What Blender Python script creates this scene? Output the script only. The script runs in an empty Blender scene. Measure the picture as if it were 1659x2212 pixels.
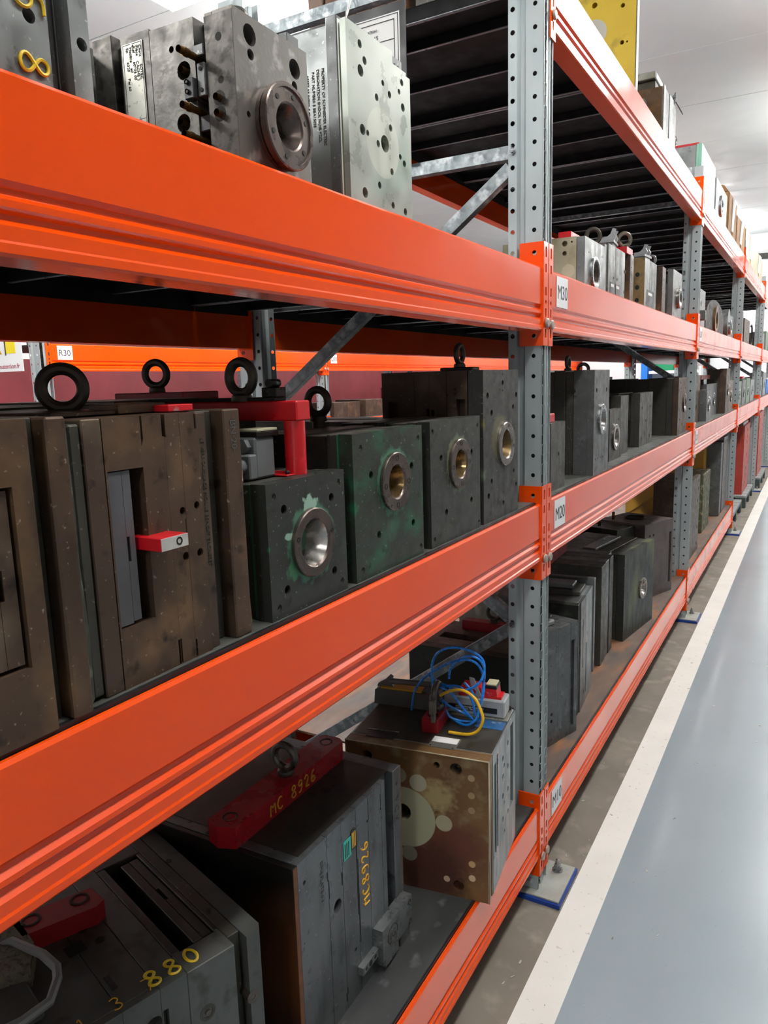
import bpy, bmesh, math, random
from mathutils import Vector, Matrix
random.seed(7)
C = bpy.context.scene.collection
SC = bpy.context.scene
R = math.radians

# ------------------------------------------------------------------ camera
def make_camera():
    f, yaw, pitch, roll = 1614.067, 0.5249, 0.1713, -0.0296
    cy, sy = math.cos(yaw), math.sin(yaw)
    fwd = Vector((-sy*math.cos(pitch), cy*math.cos(pitch), -math.sin(pitch)))
    right = Vector((cy, sy, 0)); up = right.cross(fwd)
    r2 = right*math.cos(roll)+up*math.sin(roll)
    u2 = -right*math.sin(roll)+up*math.cos(roll)
    cam = bpy.data.cameras.new('camera'); o = bpy.data.objects.new('camera', cam)
    C.objects.link(o)
    M = Matrix((r2, u2, -fwd)).transposed().to_4x4()
    M.translation = Vector((0.5986, 0.0, 1.438))
    o.matrix_world = M
    cam.sensor_fit = 'VERTICAL'; cam.sensor_height = 36; cam.lens = f/2212*36
    cam.clip_start = 0.02; cam.clip_end = 100
    SC.camera = o
make_camera()
SC.view_settings.view_transform = 'Standard'
SC.view_settings.look = 'None'
SC.view_settings.gamma = 1
SC.view_settings.use_curve_mapping = False
SC.view_settings.exposure = 0.0
w = bpy.data.worlds.new('world'); SC.world = w; w.use_nodes = True
w.node_tree.nodes['Background'].inputs[0].default_value = (0.8, 0.9, 1.0, 1)
w.node_tree.nodes['Background'].inputs[1].default_value = 0.25
LAMP_FRONT = 60.0      # radiance of the lamps over the front aisle
LAMP_REAR = 85.0
LAMPS_FRONT = [(0.85, y) for y in (-2.4, 1.2, 4.4, 7.6, 10.2, 12.4)]+[(2.5, 12.4), (2.5, 9.6), (-.8, 12.6)]  # off-row lamps and the last row lamp added to brighten the back wall
LAMPS_REAR = [(-2.1, y) for y in (-1.0, 2.2, 4.6, 8.0, 11.2)]
CEIL = 3.6

# ------------------------------------------------------------------ helpers
def lin(h):
    v = [int(h[i:i+2], 16)/255 for i in (0, 2, 4)]
    return tuple((c/12.92 if c <= .04045 else ((c+.055)/1.055)**2.4) for c in v)+(1,)

def mat(name, c1, c2=None, rough=.5, metal=0., scale=6., c3=None, t3=.62, s3=14., bump=.0, bscale=120.,
        coat=0., stains=(), detail=6., streak=None, rvar=.12, speck=None, emit=None, estr=0.):
    m = bpy.data.materials.new(name); m.use_nodes = True
    nt = m.node_tree; N = nt.nodes; L = nt.links; b = N['Principled BSDF']
    c1 = lin(c1) if isinstance(c1, str) else c1
    c2 = lin(c2) if isinstance(c2, str) else (c2 or c1)
    tc = N.new('ShaderNodeTexCoord')
    vec = tc.outputs['Object']
    if streak:
        mp = N.new('ShaderNodeMapping'); mp.inputs['Scale'].default_value = streak
        L.new(vec, mp.inputs['Vector']); svec = mp.outputs['Vector']
    else: svec = vec
    def noise(v, s, d=detail):
        n = N.new('ShaderNodeTexNoise'); n.inputs['Scale'].default_value = s; n.inputs['Detail'].default_value = d
        L.new(v, n.inputs['Vector']); return n.outputs[0]
    def ramp(f, a, bb):
        r = N.new('ShaderNodeMapRange'); r.inputs[1].default_value = a; r.inputs[2].default_value = bb
        L.new(f, r.inputs[0]); return r.outputs[0]
    def mix(fac, a, bb):
        x = N.new('ShaderNodeMix'); x.data_type = 'RGBA'
        if hasattr(fac, 'links'): L.new(fac, x.inputs[0])
        else: x.inputs[0].default_value = fac
        for k, s in ((6, a), (7, bb)):
            if isinstance(s, tuple): x.inputs[k].default_value = s
            else: L.new(s, x.inputs[k])
        return x.outputs[2]
    n1 = noise(svec, scale)
    col = mix(ramp(n1, .32, .68), c1, c2)
    if c3:
        n3 = noise(svec, s3, 8)
        col = mix(ramp(n3, t3-.06, t3+.12), col, lin(c3))
    if speck:
        col = mix(ramp(noise(vec, 150, 3), .66, .72), col, lin(speck))
        col = mix(ramp(noise(vec, 38, 5), .60, .74), col, tuple(c*.45 for c in c2[:3])+(1,))
    for st in stains:      # (centre, radius, softness, colour, irregularity)
        cen, r0, soft, sc, irr = st
        d = N.new('ShaderNodeVectorMath'); d.operation = 'DISTANCE'
        L.new(vec, d.inputs[0]); d.inputs[1].default_value = cen
        nn = noise(vec, 70, 6)
        ma = N.new('ShaderNodeMath'); ma.operation = 'MULTIPLY_ADD'
        L.new(nn, ma.inputs[0]); ma.inputs[1].default_value = irr; L.new(d.outputs['Value'], ma.inputs[2])
        k = ramp(ma.outputs[0], r0+soft+irr*.5, r0+irr*.5)
        col = mix(k, col, lin(sc))
    L.new(col, b.inputs['Base Color'])
    b.inputs['Metallic'].default_value = metal
    nr = noise(svec, scale*3.1, 5)
    rr = N.new('ShaderNodeMapRange'); rr.inputs[1].default_value = .3; rr.inputs[2].default_value = .7
    rr.inputs[3].default_value = max(.02, rough-rvar); rr.inputs[4].default_value = min(1, rough+rvar)
    L.new(nr, rr.inputs[0]); L.new(rr.outputs[0], b.inputs['Roughness'])
    if bump:
        bn = N.new('ShaderNodeBump'); bn.inputs['Strength'].default_value = bump; bn.inputs['Distance'].default_value = .0007
        L.new(noise(svec, bscale, 4), bn.inputs['Height']); L.new(bn.outputs[0], b.inputs['Normal'])
    if coat:
        b.inputs['Coat Weight'].default_value = coat; b.inputs['Coat Roughness'].default_value = .08
    if emit:
        b.inputs['Emission Color'].default_value = emit; b.inputs['Emission Strength'].default_value = estr
    return m

M = {}
M['orange'] = mat('orange_paint', 'E94E06', 'E34605', rough=.16, scale=2, rvar=.03)
M['galv'] = mat('galvanised_steel', 'B0BABB', '98A2A4', rough=.42, metal=.3, scale=9, streak=(1, 1, .35), c3='A9B0B0', t3=.6, s3=20)
M['galv2'] = mat('spangled_galvanised_steel', '8B9294', '5F666A', rough=.38, metal=.7, scale=40, c3='B5BABC', t3=.6, s3=35)
M['deck_black'] = mat('dark_deck_panel', '0C0D0E', '111213', rough=.75, metal=0, scale=5)
M['deck_edge'] = mat('deck_rib_edge', '8C9196', '777C82', rough=.35, metal=.6, scale=8)
M['deck_dark'] = mat('worn_dark_deck', '3B3D3D', '4A4B4A', rough=.5, metal=.3, scale=7, c3='77787A', t3=.66, s3=26, streak=(1, .6, 1))
M['deck_green'] = mat('grey_deck_board', '4B4C47', '3C3D3A', rough=.55, scale=8, c3='5E5F5A', t3=.6, s3=16)
M['deck_brown'] = mat('stained_brown_board', '6B5344', '4E4540', rough=.6, scale=5, c3='8A5A36', t3=.58, s3=7, streak=(1.6, .6, 1))
M['white'] = mat('white_sticker', 'E4E6E8', rough=.4)
M['ink'] = mat('black_ink', '14141A', rough=.5)
M['red_ink'] = mat('dark_red_ink', '9A2A38', rough=.5)
M['yellow_ink'] = mat('yellow_marker_paint', 'D8BE1E', 'C9A616', rough=.5, scale=60)
M['yellow_ink2'] = mat('orange_yellow_marker_paint', 'D6A21C', 'C08A18', rough=.5, scale=60)
M['brown_steel'] = mat('brown_oiled_steel', '5A4638', '46382D', rough=.42, metal=.45, scale=9, c3='70573F', t3=.57, s3=13, bump=.25, bscale=70, speck='8A7C6C')
M['brown_steel2'] = mat('brown_grey_steel', '544438', '463830', rough=.45, metal=.45, scale=8, c3='6A5B4B', t3=.57, s3=12, bump=.25, bscale=70, speck='807264')
M['groove_steel'] = mat('olive_brown_steel', '43413A', '38362F', rough=.5, metal=.4, scale=8, speck='6E6A5C')
M['slide_steel'] = mat('grey_blue_slide_steel', '6A6B70', '5A5755', rough=.38, metal=.6, scale=8)
M['dark'] = mat('dark_metal_and_hole_shade', '15140F', '1C1B16', rough=.7, scale=10)  # dark metal parts, also the painted shade inside holes and bores
M['steel'] = mat('grey_mould_steel', '6A6C6C', '565857', rough=.4, metal=.6, scale=10, c3='7C7F80', t3=.6, s3=18, bump=.04, speck='A0A09A')
M['steel_dk'] = mat('dark_grey_mould_steel', '504F49', '403F3A', rough=.45, metal=.5, scale=9, c3='626056', t3=.62, s3=18, bump=.05, speck='84857C')
M['steel_lt'] = mat('pale_aluminium', '8B8F8E', '777A7A', rough=.38, metal=.65, scale=9, c3='9FA3A2', t3=.62, s3=14, speck='B8BAB8')
M['steel_top'] = mat('dark_oily_top_steel', '37342F', '2C2A27', rough=.45, metal=.4, scale=7)
M['pitted'] = mat('pitted_worn_steel', '6C6A66', '4E4B47', rough=.42, metal=.6, scale=14, c3='37342F', t3=.6, s3=60, bump=.35, bscale=180)
M['pitted_dk'] = mat('dark_pitted_steel', '4C4945', '5E5A55', rough=.45, metal=.6, scale=16, c3='232120', t3=.55, s3=60, bump=.4, bscale=170)
M['ringplate'] = mat('brown_grey_worn_plate', '5F5B55', '76736E', rough=.42, metal=.55, scale=6, c3='A3A19D', t3=.62, s3=40, bump=.25, bscale=170)
M['ring'] = mat('turned_steel_ring', '6E625C', '5E534E', rough=.3, metal=.85, scale=12)
M['ring_lt'] = mat('bright_turned_ring', '9A9490', '857F7A', rough=.22, metal=.9, scale=10)
M['bronze'] = mat('bronze_insert', '6B5638', '5A4830', rough=.35, metal=.8, scale=10)
M['brass'] = mat('brass_fitting', '8A6A3A', '6E532E', rough=.3, metal=.9, scale=20)
M['eye'] = mat('dark_forged_eyebolt', '443F38', '4C473F', rough=.45, metal=.5, scale=20)
M['eye_zinc'] = mat('zinc_eyebolt', '9A9284', '7C7568', rough=.3, metal=.85, scale=20)
M['eye_grey'] = mat('grey_steel_eyebolt', '6B6863', '57544F', rough=.35, metal=.8, scale=20)
M['red'] = mat('red_paint', 'C4101C', 'B00E18', rough=.35, scale=8, coat=.3, c3='D83038', t3=.7, s3=14)
M['red_dk'] = mat('dull_red_paint', 'A01822', '86121C', rough=.4, scale=8)
M['chip_red'] = mat('chipped_red_paint', 'C81420', 'B5121C', rough=.4, scale=8, c3='9A9A98', t3=.66, s3=60)
M['bolt'] = mat('blackened_bolt', '2A2826', '343230', rough=.35, metal=.7, scale=30)
M['zinc'] = mat('zinc_bolt', 'A4A7A8', '8C8F92', rough=.28, metal=.85, scale=30)
M['pin'] = mat('worn_zinc_pin', '9B8F86', 'ADA49A', rough=.4, metal=.5, scale=60)
M['grey_plastic'] = mat('grey_connector_housing', '6C7072', '5E6264', rough=.45, scale=20)
M['grey_plastic_lt'] = mat('light_grey_connector_housing', 'A4A7A8', '8F9294', rough=.4, metal=.3, scale=20)
M['dk_plastic'] = mat('dark_connector_housing', '35363A', '2C2D30', rough=.45, scale=20)
M['jbox'] = mat('grey_junction_box', '868A8B', '747879', rough=.45, scale=14)
M['jbox_dk'] = mat('dark_grey_junction_box', '5A5B58', '4C4D4A', rough=.5, scale=14)
M['hose_blue'] = mat('blue_air_hose', '1A7FDC', '1470C8', rough=.3, scale=30)
M['hose_yel'] = mat('yellow_air_hose', 'E0B21C', 'D2A41A', rough=.35, scale=30)
M['copper'] = mat('copper_pipe', 'A0796A', '8A6556', rough=.35, metal=.7, scale=30)
M['yellow'] = mat('yellow_clamp_paint', 'C8960C', 'B0800C', rough=.45, scale=12)
M['teal'] = mat('teal_print', '2FA596', rough=.4)
M['plate_print'] = mat('engraved_nameplate', '9A9A92', '86867E', rough=.35, metal=.7, scale=30)
M['blue_plate'] = mat('blue_nameplate', '2A5F92', '234F7A', rough=.4, scale=40, c3='9AA8B0', t3=.66, s3=50)
M['blue_pack'] = mat('blue_base_shim', '0B3C94', '0A3480', rough=.45, scale=20)
M['foot'] = mat('grey_white_base_plate', 'A9ACA4', '93968F', rough=.5, metal=.2, scale=14)
M['card'] = mat('brown_cardboard', '8E6A42', '7A5834', rough=.8, scale=9)
M['wrap'] = mat('cream_packing_wrap', 'B0A688', '988C6E', rough=.5, scale=12, bump=.3, bscale=40)
M['paper'] = mat('white_paper', 'E8E8E6', rough=.6)
M['black_board'] = mat('black_board', '16171A', rough=.4)
M['green_pl'] = mat('green_plastic', '0C8A5C', rough=.4)
M['blue_pl'] = mat('blue_plastic', '1478D8', rough=.4)
M['pallet'] = mat('dark_green_pallet_paint', '3E4A48', '35403E', rough=.6, scale=14)
M['pallet_lt'] = mat('grey_pallet_top', '8A908F', '767B7A', rough=.6, scale=14)
M['seam'] = mat('joint_shadow_gap', '232220', rough=.8)

def mb(): return MB()
class MB:
    def __init__(s): s.bm = bmesh.new()
    def box(s, x0, x1, y0, y1, z0, z1, bev=0.0):
        x0, x1 = sorted((x0, x1)); y0, y1 = sorted((y0, y1)); z0, z1 = sorted((z0, z1))
        vs = [s.bm.verts.new((x, y, z)) for x in (x0, x1) for y in (y0, y1) for z in (z0, z1)]
        fs = [s.bm.faces.new([vs[i] for i in q]) for q in ((0, 1, 3, 2), (4, 6, 7, 5), (0, 4, 5, 1), (2, 3, 7, 6), (0, 2, 6, 4), (1, 5, 7, 3))]
        bev = min(bev, .3*min(x1-x0, y1-y0, z1-z0))
        if bev > 0:
            es = list({e for f in fs for e in f.edges})
            bmesh.ops.bevel(s.bm, geom=es, offset=bev, segments=1, affect='EDGES', profile=.5)
        return s
    def poly(s, pts, axis, a0, a1):
        """closed polygon extruded along axis: pts 2D in the other two axes (cyclic order)"""
        def v(p, a):
            if axis == 'x': return (a, p[0], p[1])
            if axis == 'y': return (p[0], a, p[1])
            return (p[0], p[1], a)
        A = [s.bm.verts.new(v(p, a0)) for p in pts]; B = [s.bm.verts.new(v(p, a1)) for p in pts]
        n = len(pts)
        s.bm.faces.new(A); s.bm.faces.new(B[::-1])
        for i in range(n): s.bm.faces.new((A[i], B[i], B[(i+1) % n], A[(i+1) % n]))
        return s
    def lathe(s, prof, c, axis='x', seg=28, smooth=True, cap=False):
        """prof: list of (r, h) revolved about axis through c"""
        rings = []
        for r, h in prof:
            ring = []
            for k in range(seg):
                a = 2*math.pi*k/seg; u, v = r*math.cos(a), r*math.sin(a)
                p = {'x': (h, u, v), 'y': (v, h, u), 'z': (u, v, h)}[axis]
                ring.append(s.bm.verts.new((c[0]+p[0], c[1]+p[1], c[2]+p[2])))
            rings.append(ring)
        for a, b in zip(rings, rings[1:]):
            for k in range(seg):
                f = s.bm.faces.new((a[k], a[(k+1) % seg], b[(k+1) % seg], b[k])); f.smooth = smooth
        for ring, (r, h) in ((rings[0], prof[0]), (rings[-1], prof[-1])):
            if r > 1e-5 and cap: s.bm.faces.new(ring)
        return s
    def cyl(s, c, axis, r, h0, h1, seg=14):
        return s.lathe([(r, h0), (r, h1)], c, axis, seg, True, True)
    def torus(s, c, axis, R0, r, seg=28, sub=10, a0=0, a1=2*math.pi):
        pts = []
        n = seg if abs(a1-a0-2*math.pi) < 1e-4 else seg+1
        for k in range(n):
            a = a0+(a1-a0)*k/seg; u, v = R0*math.cos(a), R0*math.sin(a)
            p = {'x': (0, u, v), 'y': (u, 0, v), 'z': (u, v, 0)}[axis]
            pts.append((c[0]+p[0], c[1]+p[1], c[2]+p[2]))
        return s.tube(pts, r, sub, closed=n == seg)
    def tube(s, pts, r, sub=8, closed=False, flat=1.0):
        P = [Vector(p) for p in pts]; n = len(P); rings = []
        t0 = (P[1]-P[0]).normalized()
        ref = Vector((0, 0, 1)) if abs(t0.z) < .9 else Vector((1, 0, 0))
        nrm = (ref-t0*ref.dot(t0)).normalized()
        for i in range(n):
            if closed: t = P[(i+1) % n]-P[i-1]
            else: t = P[min(i+1, n-1)]-P[max(i-1, 0)]
            t = t.normalized() if t.length > 1e-9 else t0
            nrm = nrm-t*nrm.dot(t)
            nrm = nrm.normalized() if nrm.length > 1e-6 else t.orthogonal().normalized()
            bi = t.cross(nrm)
            rings.append([s.bm.verts.new(P[i]+(nrm*math.cos(2*math.pi*k/sub)+bi*math.sin(2*math.pi*k/sub))*r) for k in range(sub)])
        m = n if closed else n-1
        for i in range(m):
            a, b = rings[i], rings[(i+1) % n]
            for k in range(sub):
                f = s.bm.faces.new((a[k], a[(k+1) % sub], b[(k+1) % sub], b[k])); f.smooth = True
        if not closed:
            s.bm.faces.new(rings[0][::-1]); s.bm.faces.new(rings[-1])
        return s
    def plate(s, outline, holes, t0, t1, axis):
        """flat sheet with real holes: outline and holes are 2D point lists in the two other axes"""
        cu = bpy.data.curves.new('t', 'CURVE'); cu.dimensions = '2D'; cu.fill_mode = 'BOTH'; cu.extrude = abs(t1-t0)/2
        for pts in [outline]+list(holes):
            sp = cu.splines.new('POLY'); sp.points.add(len(pts)-1); sp.use_cyclic_u = True
            for p, q in zip(sp.points, pts): p.co = (q[0], q[1], 0, 1)
        o = bpy.data.objects.new('t', cu); me = bpy.data.meshes.new_from_object(o)
        mid = (t0+t1)/2
        if axis == 'x': mt = Matrix(((0, 0, 1, mid), (1, 0, 0, 0), (0, 1, 0, 0), (0, 0, 0, 1)))
        elif axis == 'y': mt = Matrix(((1, 0, 0, 0), (0, 0, -1, mid), (0, 1, 0, 0), (0, 0, 0, 1)))
        else: mt = Matrix(((1, 0, 0, 0), (0, 1, 0, 0), (0, 0, 1, mid), (0, 0, 0, 1)))
        me.transform(mt)
        s.bm.from_mesh(me)
        bpy.data.objects.remove(o); bpy.data.curves.remove(cu); bpy.data.meshes.remove(me)
        return s
    def mesh(s, name, m):
        bmesh.ops.recalc_face_normals(s.bm, faces=s.bm.faces)
        
        for e in s.bm.edges:
            if len(e.link_faces) == 2 and e.calc_face_angle(0) > .6: e.smooth = False
        me = bpy.data.meshes.new(name); s.bm.to_mesh(me); s.bm.free(); me.materials.append(m); return me
    def to(s, name, m, parent=None, loc=(0, 0, 0), rot=(0, 0, 0)):
        return put(name, s.mesh(name, m), parent, loc, rot)

def put(name, me, parent=None, loc=(0, 0, 0), rot=(0, 0, 0)):
    o = bpy.data.objects.new(name, me); C.objects.link(o)
    o.location = loc; o.rotation_euler = rot
    if parent: o.parent = parent
    return o
def circ(a, b, r, n=14): return [(a+r*math.cos(2*math.pi*k/n), b+r*math.sin(2*math.pi*k/n)) for k in range(n)]
def rect(a0, a1, b0, b1): return [(a0, b0), (a1, b0), (a1, b1), (a0, b1)]
def thing(name, label, cat, loc=(0, 0, 0), rz=0., group=None):
    o = bpy.data.objects.new(name, None); C.objects.link(o); o.empty_display_size = .05
    o.location = loc; o.rotation_euler = (0, 0, rz); o['label'] = label; o['category'] = cat
    if group: o['group'] = group
    return o
def tag(o, label, cat, group=None):
    o['label'] = label; o['category'] = cat
    if group: o['group'] = group
    return o
def struct(o): o['kind'] = 'structure'; return o
def stuff(o): o['kind'] = 'stuff'; return o
def copy_tree(o, parent=None):
    c = o.copy(); C.objects.link(c)
    if parent: c.parent = parent
    for ch in list(o.children): copy_tree(ch, c)
    return c
def hbox(x0, x1, y0, y1, z0, z1, holes, face, d=.012, bev=.001):
    """block whose front skin (+x, -y or +z) carries real drilled holes: (a, b, r) circles or point lists"""
    m = mb(); H = [circ(*h) if isinstance(h, tuple) else h for h in holes]
    a0, a1, b0, b1 = (y0, y1, z0, z1) if face == 'x' else ((x0, x1, z0, z1) if face == 'y' else (x0, x1, y0, y1))
    H = [[(min(max(a, a0+.0004), a1-.0004), min(max(bb, b0+.0004), b1-.0004)) for a, bb in h] for h in H]
    if face == 'x':
        m.box(x0, x1-d, y0, y1, z0, z1, bev); m.plate(rect(y0, y1, z0, z1), H, x1-d, x1, 'x')
    elif face == 'y':
        m.box(x0, x1, y0+d, y1, z0, z1, bev); m.plate(rect(x0, x1, z0, z1), H, y0, y0+d, 'y')
    else:
        m.box(x0, x1, y0, y1, z0, z1-d, bev); m.plate(rect(x0, x1, y0, y1), H, z1-d, z1, 'z')
    return m
def text(body, parent, m, size, origin, u, v, name='lettering', align='LEFT', depth=.0003, bold=0.):
    cu = bpy.data.curves.new('t', 'FONT'); cu.body = body; cu.size = size; cu.extrude = depth; cu.align_x = align
    cu.resolution_u = 3; cu.space_line = .95; cu.offset = bold
    o = bpy.data.objects.new('t', cu); me = bpy.data.meshes.new_from_object(o)
    U = Vector(u).normalized(); V = Vector(v).normalized(); W = U.cross(V)
    mt = Matrix((U, V, W)).transposed().to_4x4(); mt.translation = Vector(origin)
    me.transform(mt); me.materials.clear(); me.materials.append(m)
    bpy.data.objects.remove(o); bpy.data.curves.remove(cu)
    return put(name, me, parent)
ST = {'M': [[(0, 0), (.04, 1), (.3, .45), (.56, 1), (.6, 0)]], 'C': [[(.55, .85), (.35, 1), (.1, .8), (0, .5), (.1, .15), (.35, 0), (.58, .15)]],
 '8': [[(.3, .52), (.08, .7), (.12, .92), (.3, 1), (.5, .9), (.52, .7), (.3, .52), (.04, .3), (.06, .1), (.3, 0), (.54, .1), (.56, .32), (.3, .52)]],
 '9': [[(.52, .65), (.3, .5), (.08, .62), (.08, .88), (.3, 1), (.5, .9), (.52, .65), (.5, .3), (.3, .02), (.1, .05)]],
 '2': [[(.05, .75), (.15, .95), (.35, 1), (.52, .82), (.45, .55), (.05, .03), (.58, .05)]],
 '6': [[(.45, 1), (.2, .8), (.06, .45), (.08, .12), (.3, 0), (.52, .12), (.52, .38), (.32, .5), (.08, .35)]],
 '0': [[(.3, 1), (.08, .8), (.03, .5), (.08, .2), (.3, 0), (.52, .2), (.58, .5), (.52, .8), (.3, 1), (.12, .86)]],
 '5': [[(.55, 1), (.12, 1), (.08, .58), (.35, .62), (.55, .4), (.5, .12), (.28, 0), (.04, .1)]],
 '1': [[(.15, .75), (.3, 1), (.3, 0)]], '3': [[(.08, .9), (.3, 1), (.5, .85), (.45, .6), (.22, .52), (.5, .42), (.55, .15), (.3, 0), (.05, .1)]],
 '7': [[(.04, 1), (.56, 1), (.2, 0)]], ' ': [], 'W': [[(0, 1), (.12, 0), (.3, .6), (.48, 0), (.6, 1)]]}
def marker(word, parent, m, size, origin, u, v, r=.0016, step=.8):
    """hand-painted stroke letters"""
    U = Vector(u).normalized(); V = Vector(v).normalized(); O = Vector(origin); b = mb(); x = 0
    for ch in word:
        for st in ST[ch]:
            pts = []
            for i in range(len(st)-1):
                for t in (0, .34, .67):
                    a = st[i][0]*(1-t)+st[i+1][0]*t; c = st[i][1]*(1-t)+st[i+1][1]*t
                    pts.append((a, c))
            pts.append(st[-1])
            for _ in range(2):
                pts = [pts[0]]+[((pts[i-1][0]+2*pts[i][0]+pts[i+1][0])/4, (pts[i-1][1]+2*pts[i][1]+pts[i+1][1])/4) for i in range(1, len(pts)-1)]+[pts[-1]]
            b.tube([O+U*((x+a)*size)+V*(c*size) for a, c in pts], r, 5)
        x += step
    return b.to('handwritten_mark', m, parent)
def ring(parent, y, z, m=None, Ro=.05, Ri=.034, Rb=.014, prot=.007, depth=.034, bolts=(), axis='x', x=0., base=None, inner=None):
    """locating ring with a conical sprue recess, on the +x face at x"""
    prof = [(Ro-.001, x-.004), (Ro, x), (Ro, x+prot-.0015), (Ro-.0015, x+prot), (Ri, x+prot), (Ri-.002, x+prot-.002)]
    o = mb().lathe(prof+[(Ri-.003, x+prot-.004)], (0, y, z), 'x', 36).to('locating_ring', m or M['ring'], parent)
    mb().lathe([(Ri-.0028, x+prot-.003), (Rb, x-depth), (Rb*.9, x-depth-.006)], (0, y, z), 'x', 32).to('sprue_cone', inner or M['ring_lt'], parent)
    mb().cyl((0, y, z), 'x', Rb*.92, x-depth-.005, x-depth-.003, 16).to('sprue_bore', M['dark'], parent)
    for a in bolts:
        rr = (Ro+Ri)/2
        screw(parent, (x+prot+.0004, y+rr*math.cos(R(a)), z+rr*math.sin(R(a))), (Ro-Ri)*.27)
    return o
def screw(parent, c, r, axis='x', m=None):
    """socket-head screw seen from the front"""
    s = mb(); s.lathe([(r, -.002), (r, 0), (r*.62, 0), (r*.55, -.0015), (0.00001, -.0015)], c, axis, 12)
    return s.to('screw', m or M['bolt'], parent)
def eye(parent, loc, d=.055, ax='y', m=None, stem=.0, rz=0.):
    """forged lifting eye screwed into a mould or bar; base at loc (parent space)"""
    r = d*.122; R0 = d/2-r; cz = stem+d*.16+R0+r*.4; rot = (0, 0, R(rz+(90 if ax == 'x' else 0)))
    e = mb().torus((0, 0, cz), 'y', R0, r, 32, 10).to('eyebolt', m or M['eye'], parent, loc, rot)
    mb().lathe([(d*.26, stem), (d*.27, stem+d*.03), (d*.25, stem+d*.14), (d*.17, stem+d*.2), (0.0001, stem+d*.2)], (0, 0, 0), 'z', 20).to('collar', m or M['eye'], e)
    if stem: mb().cyl((0, 0, 0), 'z', d*.2, 0, stem+.001, 14).to('shank', m or M['eye'], e)
    return e
#BODY
# ------------------------------------------------------------------ building shell
YW = 13.8; XL, XR, YB = -5.2, 3.4, -4.5
M['floor_raw'] = mat('bare_brown_concrete', '7C7468', '6A6358', rough=.6, scale=3, c3='8E867A', t3=.6, s3=12, bump=.05, bscale=60)
M['floor_paint'] = mat('blue_grey_floor_paint', '97A4AB', '8F9CA3', rough=.22, scale=1.3, coat=.3, rvar=.03, c3='6E787E', t3=.74, s3=90)
M['floor_rear'] = mat('pale_grey_floor_paint', 'A3ACB2', '949DA3', rough=.35, scale=2, c3='A9AEB3', t3=.6, s3=8)
M['line'] = mat('white_floor_paint', 'E6E6E0', 'DCDCD5', rough=.4, scale=4, c3='8A8578', t3=.70, s3=60)
M['ceil'] = mat('pale_ceiling_panel', 'D2D8D9', 'CCD3D4', rough=.45, scale=1.5)
M['wallw'] = mat('white_wall', 'ECEDEE', 'E6E8EA', rough=.6, scale=1)
M['maroon'] = mat('maroon_wall_paint', '7E2A30', '6E2228', rough=.5, scale=2)
fl = struct(mb().box(XL, XR, YB, YW, -.15, -.004).to('floor', M['floor_raw']))
mb().box(.168, XR, YB, YW, -.004, .0).to('painted_aisle', M['floor_paint'], fl)
mb().box(.074, .168, YB, YW, -.004, .0004).to('white_line', M['line'], fl)
mb().box(-1.02, .074, YB, YW, -.004, -.0002).to('bare_strip', M['floor_raw'], fl)
mb().box(XL, -1.02, YB, YW, -.004, 0).to('rear_aisle', M['floor_rear'], fl)
b = mb()
for i in range(170):
    x = random.choice((random.uniform(-.05, .3), random.uniform(.1, 1.2), random.uniform(-1.9, -1.1))); y = random.uniform(1.2, 4.5); a = random.uniform(0, 3.14); l = random.uniform(.001, .006)
    dx, dy = math.cos(a)*l, math.sin(a)*l; ww = random.uniform(.15, .6)
    b.poly([(x-dx-dy*ww, y-dy+dx*ww), (x+dx-dy*ww, y+dy+dx*ww), (x+dx+dy*ww, y+dy-dx*ww), (x-dx+dy*ww, y-dy-dx*ww)], 'z', .0003, .0012)
stuff(b.to('floor_chips', mat('dark_floor_chips', '5A554A', 'D0CCC0', rough=.6, scale=30), fl))
ce = struct(mb().box(XL, XR, YB, YW, CEIL+.02, CEIL+.1).to('ceiling', M['seam']))
y = YB; i = 0
while y < YW:
    o = mb().box(XL, XR, y+.004, min(y+1.15, YW)-.004, CEIL, CEIL+.02, .002).to('panel', M['ceil'], ce); y += 1.15
struct(mb().box(XR, XR+.1, YB, YW, 0, CEIL).to('wall_right', mat('grey_beige_wall', '7C7A76', '74726E', rough=.6, scale=1)))
wl = struct(mb().box(XL-.1, XL, YB, YW, 0, CEIL).to('wall_left', M['wallw']))
mb().box(XL, XL+.012, YB, YW, 0, 1.72).to('maroon_panel', M['maroon'], wl)
wb = struct(mb().box(XL, XR, YW, YW+.1, 0, CEIL).to('wall_back', M['wallw']))
mb().box(XL, XR, YW-.03, YW, 3.2, 3.29).to('trunking', M['steel_dk'], wb)
struct(mb().box(XL, XR, YB-.1, YB, 0, CEIL).to('wall_front', M['wallw']))

def lamp(x, y, L, where):
    t = thing('ceiling_lamp', where, 'lamp', (x, y, CEIL))
    mb().box(-.045, .045, -.78, .78, -.34, -.28, .006).to('housing', M['white'], t)
    e = mat('lamp_diffuser', 'FFFFFF', emit=(1, .98, .95, 1), estr=L)
    mb().box(-.10, .10, -.75, .75, -.375, -.342).to('diffuser', e, t)
    for yy in (-.6, .6): mb().cyl((0, yy, 0), 'z', .004, -.285, 0, 8).to('hanger_rod', M['zinc'], t)
nm = ['behind the camera', 'above the nearest bay', 'above the second bay', 'above the third bay', 'above the fourth bay', 'added above the farthest bay', 'added in the far right corner', 'added second from the far right corner', 'added over the rack by back wall']
for (x, y), n in zip(LAMPS_FRONT, nm): lamp(x, y, LAMP_FRONT*(.75 if y < 2 else (.55 if y > 9 else 1)), 'long white strip lamp over the front aisle, '+n)
for (x, y), n in zip(LAMPS_REAR, nm): lamp(x, y, LAMP_REAR, 'long white strip lamp over the rear aisle, '+n)

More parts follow.
